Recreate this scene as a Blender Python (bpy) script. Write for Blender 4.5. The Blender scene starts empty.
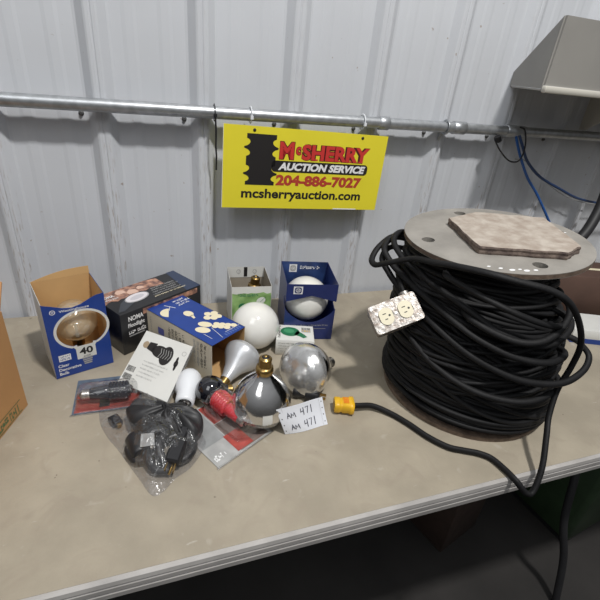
import bpy, math, random
from mathutils import Vector as V, Matrix, noise
from mathutils.geometry import tessellate_polygon
random.seed(7)
S = bpy.context.scene
COL = S.collection
PI = math.pi

# ---------------------------------------------------------------- materials
MATS = {}
def mat(name, col, rough=.6, metal=0., var=.0, scale=30., bump=0., bscale=80., col2=None, spec=.5, coat=0., detail=4):
    """procedural principled material: base colour broken up by noise, optional bump"""
    if name in MATS: return MATS[name]
    m = bpy.data.materials.new(name); m.use_nodes = True
    nt = m.node_tree; b = nt.nodes['Principled BSDF']
    b.inputs['Base Color'].default_value = (*col, 1); b.inputs['Roughness'].default_value = rough
    b.inputs['Metallic'].default_value = metal; b.inputs['Specular IOR Level'].default_value = spec
    b.inputs['Coat Weight'].default_value = coat
    tc = nt.nodes.new('ShaderNodeTexCoord')
    if var or col2:
        n = nt.nodes.new('ShaderNodeTexNoise'); n.inputs['Scale'].default_value = scale; n.inputs['Detail'].default_value = detail
        nt.links.new(tc.outputs['Object'], n.inputs['Vector'])
        r = nt.nodes.new('ShaderNodeValToRGB'); r.color_ramp.elements[0].position = .35; r.color_ramp.elements[1].position = .68
        c2 = col2 if col2 else tuple(c*(1-var) for c in col)
        r.color_ramp.elements[0].color = (*c2, 1); r.color_ramp.elements[1].color = (*col, 1)
        nt.links.new(n.outputs['Fac'], r.inputs['Fac']); nt.links.new(r.outputs['Color'], b.inputs['Base Color'])
    if bump:
        n2 = nt.nodes.new('ShaderNodeTexNoise'); n2.inputs['Scale'].default_value = bscale; n2.inputs['Detail'].default_value = 5
        nt.links.new(tc.outputs['Object'], n2.inputs['Vector'])
        bp = nt.nodes.new('ShaderNodeBump'); bp.inputs['Strength'].default_value = bump; bp.inputs['Distance'].default_value = .002
        nt.links.new(n2.outputs['Fac'], bp.inputs['Height']); nt.links.new(bp.outputs['Normal'], b.inputs['Normal'])
    MATS[name] = m; return m

def clear(name, tint=(.95,.95,.95), gloss=.1,  rough=.08, haze=0., bump=0., bscale=60., hazecol=(.8,.8,.8), rim=.55):
    """thin clear film or thin glass wall: mostly transparent, fresnel gloss, a little milky haze"""
    m = bpy.data.materials.new(name); m.use_nodes = True; nt = m.node_tree; nt.nodes.clear()
    out = nt.nodes.new('ShaderNodeOutputMaterial'); tr = nt.nodes.new('ShaderNodeBsdfTransparent'); tr.inputs[0].default_value = (*tint,1)
    gl = nt.nodes.new('ShaderNodeBsdfGlossy'); gl.inputs['Roughness'].default_value = rough
    df = nt.nodes.new('ShaderNodeBsdfDiffuse'); df.inputs[0].default_value = (*hazecol,1)
    lw = nt.nodes.new('ShaderNodeLayerWeight'); lw.inputs[0].default_value = .35
    ma = nt.nodes.new('ShaderNodeMath'); ma.operation = 'MULTIPLY_ADD'; ma.inputs[1].default_value = rim; ma.inputs[2].default_value = gloss
    mx0 = nt.nodes.new('ShaderNodeMixShader'); mx0.inputs[0].default_value = haze
    mx = nt.nodes.new('ShaderNodeMixShader')
    L = nt.links.new
    L(lw.outputs['Facing'], ma.inputs[0]); L(ma.outputs[0], mx.inputs[0])
    L(tr.outputs[0], mx0.inputs[1]); L(df.outputs[0], mx0.inputs[2]); L(mx0.outputs[0], mx.inputs[1]); L(gl.outputs[0], mx.inputs[2])
    L(mx.outputs[0], out.inputs[0])
    if bump:
        tc = nt.nodes.new('ShaderNodeTexCoord'); n2 = nt.nodes.new('ShaderNodeTexNoise'); n2.inputs['Scale'].default_value = bscale; n2.inputs['Detail'].default_value = 3
        n2.inputs['Distortion'].default_value = 1.2
        L(tc.outputs['Object'], n2.inputs['Vector']); bp = nt.nodes.new('ShaderNodeBump'); bp.inputs['Strength'].default_value = bump; bp.inputs['Distance'].default_value = .006
        L(n2.outputs['Fac'], bp.inputs['Height']); L(bp.outputs['Normal'], gl.inputs['Normal']); L(bp.outputs['Normal'], lw.inputs['Normal'])
    MATS[name] = m; return m

def wall_material():
    m = mat('wall_white_steel', (.59,.61,.645), .42, 0, .06, 3.0, .12, 25, spec=.4)
    nt = m.node_tree; b = nt.nodes['Principled BSDF']; L = nt.links.new
    tc = nt.nodes['Texture Coordinate']; sp = nt.nodes.new('ShaderNodeSeparateXYZ'); L(tc.outputs['Object'], sp.inputs[0])
    # dirt streaks that run down the rib crests
    n = nt.nodes.new('ShaderNodeTexNoise'); mp = nt.nodes.new('ShaderNodeMapping'); mp.inputs['Scale'].default_value = (260, 1, 26)
    L(tc.outputs['Object'], mp.inputs[0]); L(mp.outputs[0], n.inputs['Vector']); n.inputs['Scale'].default_value = 1; n.inputs['Detail'].default_value = 3
    st = nt.nodes.new('ShaderNodeMapRange'); st.inputs[1].default_value = .56; st.inputs[2].default_value = .72; L(n.outputs['Fac'], st.inputs[0])
    yr = nt.nodes.new('ShaderNodeMapRange'); yr.inputs[1].default_value = .012; yr.inputs[2].default_value = .001; L(sp.outputs['Y'], yr.inputs[0])
    zr = nt.nodes.new('ShaderNodeMapRange'); zr.inputs[1].default_value = .56; zr.inputs[2].default_value = .2; zr.inputs[3].default_value = .12; L(sp.outputs['Z'], zr.inputs[0])
    a = nt.nodes.new('ShaderNodeMath'); a.operation = 'MULTIPLY'; L(st.outputs[0], a.inputs[0]); L(yr.outputs[0], a.inputs[1])
    c = nt.nodes.new('ShaderNodeMath'); c.operation = 'MULTIPLY'; L(a.outputs[0], c.inputs[0]); L(zr.outputs[0], c.inputs[1])
    # small scattered specks
    s2 = nt.nodes.new('ShaderNodeTexNoise'); s2.inputs['Scale'].default_value = 55; s2.inputs['Detail'].default_value = 2; L(tc.outputs['Object'], s2.inputs['Vector'])
    s2r = nt.nodes.new('ShaderNodeMapRange'); s2r.inputs[1].default_value = .73; s2r.inputs[2].default_value = .77; s2r.inputs[4].default_value = .7; L(s2.outputs['Fac'], s2r.inputs[0])
    mxm = nt.nodes.new('ShaderNodeMath'); mxm.operation = 'MAXIMUM'; L(c.outputs[0], mxm.inputs[0]); L(s2r.outputs[0], mxm.inputs[1])
    mix = nt.nodes.new('ShaderNodeMixRGB'); mix.inputs[2].default_value = (.27,.2,.15,1)
    src = b.inputs['Base Color'].links[0].from_socket
    L(mxm.outputs[0], mix.inputs[0]); L(src, mix.inputs[1]); L(mix.outputs[0], b.inputs['Base Color'])
    return m

def table_material():
    m = mat('table_worn_beige', (.385,.338,.262), .48, 0, .2, 9, .25, 160, spec=.35, detail=7)
    nt = m.node_tree; b = nt.nodes['Principled BSDF']; L = nt.links.new; tc = nt.nodes['Texture Coordinate']
    def layer(scale, dist, lo, hi, colr, amt, vec=None):
        n = nt.nodes.new('ShaderNodeTexNoise'); n.inputs['Scale'].default_value = scale; n.inputs['Distortion'].default_value = dist; n.inputs['Detail'].default_value = 4
        if vec:
            mp = nt.nodes.new('ShaderNodeMapping'); mp.inputs['Scale'].default_value = vec; mp.inputs['Rotation'].default_value = (0,0,.7)
            L(tc.outputs['Object'], mp.inputs[0]); L(mp.outputs[0], n.inputs['Vector'])
        else: L(tc.outputs['Object'], n.inputs['Vector'])
        r = nt.nodes.new('ShaderNodeMapRange'); r.inputs[1].default_value = lo; r.inputs[2].default_value = hi; r.inputs[4].default_value = amt; L(n.outputs['Fac'], r.inputs[0])
        x = nt.nodes.new('ShaderNodeMixRGB'); x.inputs[2].default_value = (*colr,1)
        src = b.inputs['Base Color'].links[0].from_socket
        L(r.outputs[0], x.inputs[0]); L(src, x.inputs[1]); L(x.outputs[0], b.inputs['Base Color'])
    layer(14, 1.5, .52, .7, (.30,.255,.20), .55)
    layer(24, .4, .66, .76, (.47,.43,.37), .5)
    layer(1, .3, .7, .78, (.52,.48,.42), .6, (30,120,1))
    layer(60, 0, .735, .76, (.12,.09,.07), .8)
    return m

WALL = wall_material(); TABLE = table_material()
GALV = mat('galvanised_steel', (.50,.52,.54), .38, .75, .25, 60, .1)
BLACKP = mat('black_plastic', (.015,.015,.017), .38)
RUBBER = mat('black_cord_rubber', (.009,.009,.010), .62, 0, .3, 40, .3, 220, spec=.28)
YEL = mat('sign_yellow', (.80,.70,.035), .5, 0, .06, 8)
INK = mat('black_ink', (.014,.012,.012), .55)
RED = mat('sign_red', (.56,.035,.03), .5)
WHITE = mat('white_ink', (.80,.80,.80), .5)
SHADE = mat('dark_red_outline', (.09,.01,.01), .5)
WOODGREY = mat('reel_grey_fibreboard', (.32,.30,.27), .62, 0, .28, 14, .4, 120, detail=8)
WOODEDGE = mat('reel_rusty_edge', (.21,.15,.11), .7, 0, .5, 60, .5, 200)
CHIP = mat('weathered_chipboard', (.45,.40,.345), .85, 0, 0, 42, 1.0, 90, col2=(.31,.255,.21), detail=9)
CHIPEDGE = mat('weathered_chipboard_edge', (.22,.17,.14), .9, 0, 0, 60, 1.0, 160, col2=(.07,.05,.045), detail=6)
BLUE = mat('carton_blue', (.015,.052,.27), .35, 0, .12, 20)
NAVY = mat('carton_navy', (.018,.032,.15), .32, 0, .2, 20)
NAVYIN = mat('carton_shiny_blue', (.05,.10,.30), .2, .3, .7, 14)
TAN = mat('carton_inside_kraft', (.60,.37,.16), .8, 0, .12, 12)
KRAFT = mat('kraft_cardboard', (.50,.265,.105), .8, 0, .1, 9)
CREAM = mat('carton_cream', (.66,.60,.48), .5, 0, .08, 20)
CWHITE = mat('carton_white', (.68,.68,.65), .5, 0, .05, 20)
CBLACK = mat('carton_black', (.018,.018,.02), .3)
CARTSHADE = mat('carton_shaded_inside', (.33,.29,.23), .8, 0, .15, 20)  # shadow inside the open carton, put into the wall colour
CGREEN = mat('carton_green_print', (.33,.52,.20), .5, 0, 0, 34, col2=(.13,.25,.07))
DGREEN = mat('print_dark_green', (.02,.16,.07), .4)
PALEY = mat('print_pale_yellow', (.78,.70,.50), .5)
GREYINK = mat('print_grey', (.35,.35,.35), .5)
COPPER = mat('print_copper_rooftops', (.62,.33,.22), .35, 0, 0, 70, col2=(.09,.05,.05))
OPAL = mat('opal_white_glass', (.78,.77,.73), .12, coat=.6)
PEARL = mat('frosted_silver_glass', (.55,.56,.58), .33, .45)
MIRROR = mat('silvered_glass', (.78,.77,.76), .14, 1., .18, 18, .35, 26)
LENS = mat('silvered_lens', (.82,.82,.81), .22, .8, .3, 30, 1.0, 34)
BLKGLASS = mat('black_glass', (.006,.006,.01), .05, coat=1)
BRASS = mat('brass', (.48,.32,.12), .28, 1., .35, 70)
STEEL = mat('bright_steel', (.62,.60,.57), .28, 1., .2, 60)
ALU = mat('cast_metal_box', (.55,.53,.50), .4, .6, 0, 90, .7, 120, col2=(.17,.14,.12))
IVORY = mat('ivory_receptacle', (.74,.68,.50), .4)
YPLUG = mat('yellow_plug_vinyl', (.80,.46,.02), .4, 0, .15, 60)
REDPL = mat('red_glass', (.62,.015,.03), .18, coat=.5)
CFLBLK = mat('black_spiral_glass', (.014,.016,.025), .12, coat=.7)
WPL = mat('white_plastic', (.74,.76,.79), .3)
PAPER = mat('white_paper', (.73,.75,.80), .7)
PENCIL = mat('marker_ink', (.03,.03,.05), .6)
BLUECARD = mat('card_slate_blue', (.12,.16,.22), .4, 0, .4, 60)
REDCARD = mat('card_red_print', (.42,.07,.055), .4, 0, .4, 50)
GREYCARD = mat('card_grey', (.42,.42,.41), .5, 0, .2, 40)
BLUEC = mat('blue_airline', (.02,.10,.34), .4)
EDGE = mat('table_edge_moulding', (.47,.45,.43), .45, 0, .22, 14, .2, 90)
EDGED = mat('table_edge_groove', (.26,.24,.22), .6, 0, .2, 14)
SHELF = mat('shelf_beige_paint', (.55,.53,.47), .5, 0, .06, 8)
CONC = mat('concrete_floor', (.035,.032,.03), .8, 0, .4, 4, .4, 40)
GREENM = mat('machine_green_paint', (.04,.075,.035), .45, 0, .35, 12)
BROWNW = mat('dark_brown_wood', (.11,.055,.035), .6, 0, .35, 30)
HOSE = mat('black_hose_rubber', (.02,.02,.022), .55, 0, .2, 20)
SILVERED = clear('silvered_clear_glass', (.9,.9,.9), .28, .10, .34, .9, 38, (.62,.62,.61))
CLRGLASS = clear('clear_glass_wall', (.93,.94,.94), .08, .03)
BLISTER = clear('clear_blister_plastic', (.95,.95,.95), .03, .1, .015, .5, 50)
BAG = clear('clear_bag_film', (.93,.93,.94), .035, .14, .035, 1.0, 34, rim=.32)

# ---------------------------------------------------------------- geometry kit
class Fr:
    """local frame: origin o, axes u, v, w (unit)"""
    def __init__(s, o, u, v):
        s.o = V(o); s.u = V(u).normalized(); v = V(v); s.v = (v - s.u*v.dot(s.u)).normalized(); s.w = s.u.cross(s.v)
    def __call__(s, x, y, z=0): return s.o + s.u*x + s.v*y + s.w*z
def axisframe(o, axis):
    a = V(axis).normalized(); t = V((0,0,1)) if abs(a.z) < .9 else V((1,0,0))
    u = a.cross(t).normalized(); v = a.cross(u)
    f = Fr(o, u, v); f.w = a; return f
WORLD = Fr((0,0,0), (1,0,0), (0,1,0))

class MB:
    def __init__(s): s.v = []; s.f = []; s.mi = []; s.sm = []; s.mats = []
    def m(s, mt):
        if mt not in s.mats: s.mats.append(mt)
        return s.mats.index(mt)
    def add(s, vs, fs, mt, smooth=False):
        n = len(s.v); s.v += [V(p) for p in vs]; k = s.m(mt)
        for f in fs: s.f.append([n+i for i in f]); s.mi.append(k); s.sm.append(smooth)
    def box(s, fr, x0, x1, y0, y1, z0, z1, mt, bev=0.):
        if bev <= 0:
            P = [fr(x,y,z) for z in (z0,z1) for y in (y0,y1) for x in (x0,x1)]
            s.add(P, [(0,2,3,1),(4,5,7,6),(0,1,5,4),(2,6,7,3),(0,4,6,2),(1,3,7,5)], mt); return
        b = bev; ring = []
        for (z, i) in ((z0,b),(z0+b,0),(z1-b,0),(z1,b)):
            c = []
            for cx, cy, a0 in ((x1-b,y1-b,0),(x0+b,y1-b,1),(x0+b,y0+b,2),(x1-b,y0+b,3)):
                for k in range(4):
                    a = (a0 + k/3)*PI/2; r = b - i
                    c.append(fr(cx + r*math.cos(a), cy + r*math.sin(a), z))
            ring.append(c)
        s.loft(ring, mt, True, True)
    def loft(s, rings, mt, caps=True, smooth=True, closed=True):
        n = len(rings[0]); vs = [p for r in rings for p in r]; fs = []
        for i in range(len(rings)-1):
            for j in range(n if closed else n-1):
                k = (j+1) % n; fs.append((i*n+j, i*n+k, (i+1)*n+k, (i+1)*n+j))
        s.add(vs, fs, mt, smooth)
        if caps and closed:
            s.add(rings[0], [tuple(range(n))[::-1]], mt); s.add(rings[-1], [tuple(range(n))], mt)
    def lathe(s, fr, prof, mt, n=36, caps=True, smooth=True, a0=0, a1=2*PI):
        full = abs(a1-a0-2*PI) < 1e-6; cnt = n if full else n+1
        rings = [[fr(max(r,1e-5)*math.cos(a0+(a1-a0)*k/n), max(r,1e-5)*math.sin(a0+(a1-a0)*k/n), z) for k in range(cnt)] for r, z in prof]
        s.loft(rings, mt, caps and full, smooth, full)
    def tube(s, pts, r, mt, n=8, flat=1., smooth=True, caps=True, up=None):
        pts = [V(p) for p in pts]; rings = []; prev = None
        for i, p in enumerate(pts):
            t = (pts[min(i+1,len(pts)-1)] - pts[max(i-1,0)]).normalized()
            if prev is None:
                u = V(up) if up else (V((0,0,1)) if abs(t.z) < .9 else V((1,0,0)))
            else: u = prev
            u = (u - t*u.dot(t)).normalized(); prev = u; w = t.cross(u)
            rr = r[i] if isinstance(r, (list,tuple)) else r
            rings.append([p + u*(rr*math.cos(2*PI*k/n)) + w*(rr*flat*math.sin(2*PI*k/n)) for k in range(n)])
        s.loft(rings, mt, caps, smooth)
    def sphere(s, c, r, mt, n=28, sq=1.):
        s.lathe(axisframe(c, (0,0,1)), [(r*math.sin(PI*k/n), -r*sq*math.cos(PI*k/n)) for k in range(n+1)], mt, n+8, False)
    def poly(s, fr, pts, z, mt, thick=0, holes=()):
        """flat polygon (x,y list) with holes in a frame; optional thickness downwards"""
        loops = [list(pts)] + [list(h) for h in holes]
        tess = tessellate_polygon([[V((x,y,0)) for x, y in l] for l in loops])
        flat = [q for l in loops for q in l]
        s.add([fr(x,y,z) for x, y in flat], [tuple(t) for t in tess], mt)
        if thick:
            s.add([fr(x,y,z-thick) for x, y in flat], [tuple(t)[::-1] for t in tess], mt)
            for l in loops:
                n = len(l); s.add([fr(x,y,z) for x,y in l]+[fr(x,y,z-thick) for x,y in l], [(i,(i+1)%n,n+(i+1)%n,n+i) for i in range(n)], mt)
    def rect(s, fr, x0, x1, y0, y1, z, mt): s.poly(fr, [(x0,y0),(x1,y0),(x1,y1),(x0,y1)], z, mt)
    def text(s, fr, txt, x0, x1, y0, y1, z, mt, bold=0., shear=0., spacing=1.):
        """lettering fitted into the rectangle x0..x1, y0..y1 of the frame"""
        if txt[0] == '~':      # small print too blurred to read in the photo: a row of uneven marks
            rg = random.Random(len(txt)*31+int(x0*9000)+int(y0*7000)); x = x0; h = y1-y0
            while x < x1:
                wd = h*rg.uniform(.24,.40); lo = y0+h*rg.choice((0,0,.05,.3)); hi = y1-h*rg.choice((0,.22,.25))
                k = wd*.32
                s.poly(fr, [(x,lo),(x+k,lo),(x+k,hi),(x,hi)], z, mt)
                if rg.random() < .7: s.poly(fr, [(x+k,lo+h*.05),(x+wd,lo+h*.05),(x+wd,lo+h*.28),(x+k,lo+h*.28)], z, mt)
                if rg.random() < .6: s.poly(fr, [(x+k,hi-h*.22),(x+wd*.9,hi-h*.22),(x+wd*.9,hi),(x+k,hi)], z, mt)
                x += wd*1.16 + (wd if rg.random() < .14 else 0)
            return
        vs, fs = glyphs(txt, bold, spacing)
        ax = [p[0] for p in vs]; ay = [p[1] for p in vs]
        w = max(ax)-min(ax); h = max(ay)-min(ay); mx, my = min(ax), min(ay)
        q = []
        for p in vs:
            t = (p[1]-my)/h; q.append(fr(x0 + (p[0]-mx)/w*(x1-x0) + shear*(t-.5)*(y1-y0), y0 + t*(y1-y0), z))
        s.add(q, fs, mt)
    def build(s, name, parent=None, label=None, base=None):
        b = V(parent['_w']) if parent else (V(base) if base is not None else V((0,0,0)))
        me = bpy.data.meshes.new(name); me.from_pydata([p-b for p in s.v], [], s.f); me.update()
        for mt in s.mats: me.materials.append(mt)
        me.polygons.foreach_set('material_index', s.mi); me.polygons.foreach_set('use_smooth', s.sm)
        me.validate()
        o = bpy.data.objects.new(name, me); COL.objects.link(o)
        if parent: o.parent = parent; o['_w'] = list(b)
        else: o.location = b; o['_w'] = list(b)
        if label: o['label'] = label
        return o
_G = {}
def glyphs(txt, bold, spacing):
    k = (txt, bold, spacing)
    if k not in _G:
        cu = bpy.data.curves.new('lettering', 'FONT'); cu.body = txt; cu.offset = bold; cu.resolution_u = 3; cu.space_character = spacing
        ob = bpy.data.objects.new('lettering', cu); COL.objects.link(ob); bpy.context.view_layer.update()
        me = bpy.data.meshes.new_from_object(ob.evaluated_get(bpy.context.evaluated_depsgraph_get()))
        _G[k] = ([tuple(v.co) for v in me.vertices], [tuple(p.vertices) for p in me.polygons])
        bpy.data.meshes.remove(me); bpy.data.objects.remove(ob); bpy.data.curves.remove(cu)
    return _G[k]
def thing(name, label, cat, base, group=None):
    o = bpy.data.objects.new(name, None); o.empty_display_size = .02; COL.objects.link(o)
    o.location = base; o['_w'] = list(base); return tag(o, label, cat, group)
def tag(o, label, cat, group=None, kind=None):
    if label: o['label'] = label
    if cat: o['category'] = cat
    if group: o['group'] = group
    if kind: o['kind'] = kind
    return o
def smoothpath(pts, n=8):
    """Catmull-Rom through the points"""
    P = [V(p) for p in pts]; P = [P[0]*2-P[1]] + P + [P[-1]*2-P[-2]]; out = []
    for i in range(1, len(P)-2):
        a, b, c, d = P[i-1:i+3]
        for k in range(n):
            t = k/n; out.append(.5*((2*b)+(c-a)*t+(2*a-5*b+4*c-d)*t*t+(3*b-a-3*c+d)*t**3))
    out.append(P[-2]); return out
def ell(cx, cy, rx, ry, n=28, rot=0, f=None):
    r = []
    for k in range(n):
        a = 2*PI*k/n; x, y = rx*math.cos(a), ry*math.sin(a)
        r.append((cx + x*math.cos(rot)-y*math.sin(rot), cy + x*math.sin(rot)+y*math.cos(rot)))
    return r
def rrect(x0, x1, y0, y1, r, n=5):
    p = []
    for cx, cy, a0 in ((x1-r,y1-r,0),(x0+r,y1-r,1),(x0+r,y0+r,2),(x1-r,y0+r,3)):
        for k in range(n+1):
            a = (a0+k/n)*PI/2; p.append((cx+r*math.cos(a), cy+r*math.sin(a)))
    return p
def screw_base(parent, o, axis, mt, r=.0132, L=.024, label=None, collar=0):
    """threaded lamp base running from o along axis, ends in a dark insulator and a contact"""
    f = axisframe(o, axis); b = MB(); pr = []
    if collar: pr += [(r*1.32,0),(r*1.38,collar*.5),(r*1.28,collar),(r*1.0,collar+.001)]
    else: pr += [(r*.96,0)]
    z = pr[-1][1]; n = 5
    for k in range(n):
        q = z + (L-.004)*(k+.0)/n; st = (L-.004)/n
        pr += [(r*.90,q+st*.15),(r,q+st*.5),(r*.90,q+st*.9)]
    e = z+L-.004; pr += [(r*.8,e),(r*.62,e+.002)]
    b.lathe(f, pr, mt, 28)
    b.lathe(f, [(r*.6,e+.0018),(r*.4,e+.004)], INK, 20); b.lathe(f, [(r*.36,e+.003),(r*.3,e+.0055),(.001,e+.006)], BRASS if mt is BRASS else STEEL, 16)
    return b.build('screw_base', parent, label)

# ---------------------------------------------------------------- camera (about half a metre above the bench)
cam = bpy.data.cameras.new('camera'); co = bpy.data.objects.new('camera', cam); COL.objects.link(co); S.camera = co
Fw = V((.31128,.81989,-.48041)).normalized(); R0 = V((.94746,-.30644,.09092)); R0 = (R0 - Fw*R0.dot(Fw)).normalized(); U0 = R0.cross(Fw)
M4 = Matrix((R0, U0, -Fw)).transposed().to_4x4(); M4.translation = (0,-1.14563,.65825)
co.matrix_world = M4
cam.sensor_width = 36; cam.lens = 36*428.35/600; cam.clip_start = .02

# ---------------------------------------------------------------- setting
def ribbed_wall():
    X0, SP = .13537, .2286; xs = []
    k0, k1 = -9, 16
    for k in range(k0, k1):
        c = X0 + k*SP
        xs += [(c-.036,.020),(c-.030,.0182),(c-.014,.0018),(c-.010,0),(c-.003,0),(c,.0018),(c+.003,0),(c+.010,0),(c+.014,.0018),(c+.030,.0182),(c+.036,.020)]
        for q in (.075,.150):
            xs += [(c+q-.016,.020),(c+q-.008,.0186),(c+q+.008,.0186),(c+q+.016,.020)]
    b = MB(); zs = [-.78,.0,.3,.6,1.6]
    rings = [[(x,y,z) for x,y in xs] for z in zs]
    b.loft(rings, WALL, False, False, False)
    b.box(WORLD, xs[0][0], xs[-1][0], .0205, .06, -.78, 1.6, WALL)
    w = b.build('wall_back'); tag(w, None, None, kind='structure')
    s = MB()
    for k in range(-2, 6):   # panel screws beside each rib, just under the conduit line
        c = X0 + k*SP
        for dx in (-.045,):
            f = axisframe((c+dx,.0195,.515), (0,-1,0)); s.lathe(f, [(.006,0),(.006,.001),(.0042,.0015),(.0042,.005),(.003,.006)], mat('screw_zinc',(.12,.12,.12),.5,.6), 10)
    s.build('wall_screws', w)
ribbed_wall()
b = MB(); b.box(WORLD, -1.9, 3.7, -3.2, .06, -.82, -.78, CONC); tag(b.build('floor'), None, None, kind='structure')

# work table with a grooved edge moulding
t = thing('work_table', 'long beige worn work table top with grey grooved edge standing against the white wall', 'table', (.4,-.37,-.78))
b = MB(); b.box(WORLD, -1.2, 2.3, -.755, .0, -.040, 0, TABLE); b.build('tabletop', t)
b = MB()
prof = [(-.7552,-.0002),(-.7585,.0),(-.762,-.0025),(-.7635,-.010),(-.7612,-.0125),(-.7635,-.0155),(-.7635,-.024),(-.7612,-.0265),(-.7635,-.0295),(-.763,-.040),(-.758,-.045),(-.752,-.045),(-.752,-.0405),(-.7552,-.0405)]
b.loft([[(x,y,z) for y,z in prof] for x in (-1.2,2.3)], EDGE, True, False)
b.build('edge_moulding', t)
for x in (-1.05, 2.15):
    for y in (-.15,-.6):
        b = MB(); b.box(WORLD, x-.03, x+.03, y-.03, y+.03, -.78, -.041, BROWNW); b.build('leg', t)
b = MB(); b.box(WORLD, -1.0, 2.1, -.62, -.58, -.12, -.041, BROWNW); b.build('apron', t)

# things under the table, seen past its edge at lower right
t = thing('machine_housing', 'dark green painted machine housing on the floor below the table edge', 'machine', (1.35,-.45,-.78))
f = Fr((1.31,-.60,-.78), (1,.15,0), (0,1,0)); b = MB(); b.box(f, 0, .50, 0, .3, .02, .47, GREENM, .02); b.build('body', t)
b = MB(); b.box(f, .02,.48,.02,.28,0,.02,CBLACK); b.build('plinth', t)
b = MB(); b.lathe(axisframe(f(.2,-.001,.35), (0,-1,0)), [(.02,0),(.02,.008),(.014,.012)], CBLACK, 20); b.build('knob', t)
b = MB(); b.tube(smoothpath([(1.13,-.74,-.77),(1.12,-.70,-.60),(1.09,-.66,-.45),(1.10,-.62,-.3),(1.15,-.55,-.16)]), .011, HOSE, 10)
tag(b.build('rubber_hose'), 'black rubber hose hanging in front of the green machine under the table', 'hose')
b = MB(); f = Fr((.86,-.50,-.78), (1,.3,0), (0,1,0)); b.box(f, 0, .2, 0, .2, 0, .30, mat('dark_crate_wood',(.05,.03,.022),.7,0,.3,30), .004)
tag(b.build('wooden_crate'), 'dim brown wooden crate below the table left of the green machine', 'crate')

# conduit
pf = Fr((-1.2,-.022,.5385), (1,0,.0003), (0,1,0))
t = thing('conduit_pipe', 'galvanised steel conduit pipe running along the white ribbed wall', 'pipe', (.3,-.022,.5385))
b = MB(); b.lathe(Fr((-1.3,-.021,.538), (0,1,0), (0,0,1)), [(.0145,0),(.0145,4.2)], GALV, 24); b.build('pipe', t)
for x0, x1 in ((.600,.632),(.842,.885),(1.035,1.10)):
    b = MB(); b.lathe(Fr((x0,-.021,.538), (0,1,0), (0,0,1)), [(.015,0),(.0175,.002),(.0175,x1-x0-.002),(.015,x1-x0)], GALV, 24)
    b.build('coupling', t)
for x in (.818,):
    b = MB(); b.tube([(x, -.021+.0185*math.cos(a), .538+.0185*math.sin(a)) for a in [2*PI*k/24 for k in range(25)]], .003, GALV, 6)
    b.tube([(x,-.01,.524),(x,-.003,.505),(x,.001,.50)], .004, GALV, 6); b.build('pipe_strap', t)

def zip_tie(x, mt, tail, label, name='zip_tie', r=.0185, width=.002, dy=0):
    t = MB(); t.tube([(x, -.021+r*math.cos(a), .538+r*math.sin(a)) for a in [2*PI*k/24 for k in range(25)]], width*.55, mt, 6, 1.6)
    t.box(WORLD, x-.0035, x+.0035, -.021-r-.004, -.021-r+.003, .530, .538, mt)
    if tail: t.tube([(x,-.021-r,.532),(x+.001,-.043,.50),(x+.001,-.038,.46),(x+.003,-.034,.44),(x+.003,-.030,.405)], .0022, mt, 6, 1.4)
    return tag(t.build(name), label, 'zip tie', 'zip ties on the conduit')
zip_tie(.158, BLACKP, True, 'black zip tie around the conduit with a long tail left of the yellow sign')
zip_tie(.246, WPL, False, 'white zip tie on the conduit above the left end of the yellow sign', width=.0026)
zip_tie(.552, WPL, False, 'white zip tie on the conduit above the right end of the yellow sign', width=.0026)

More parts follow.
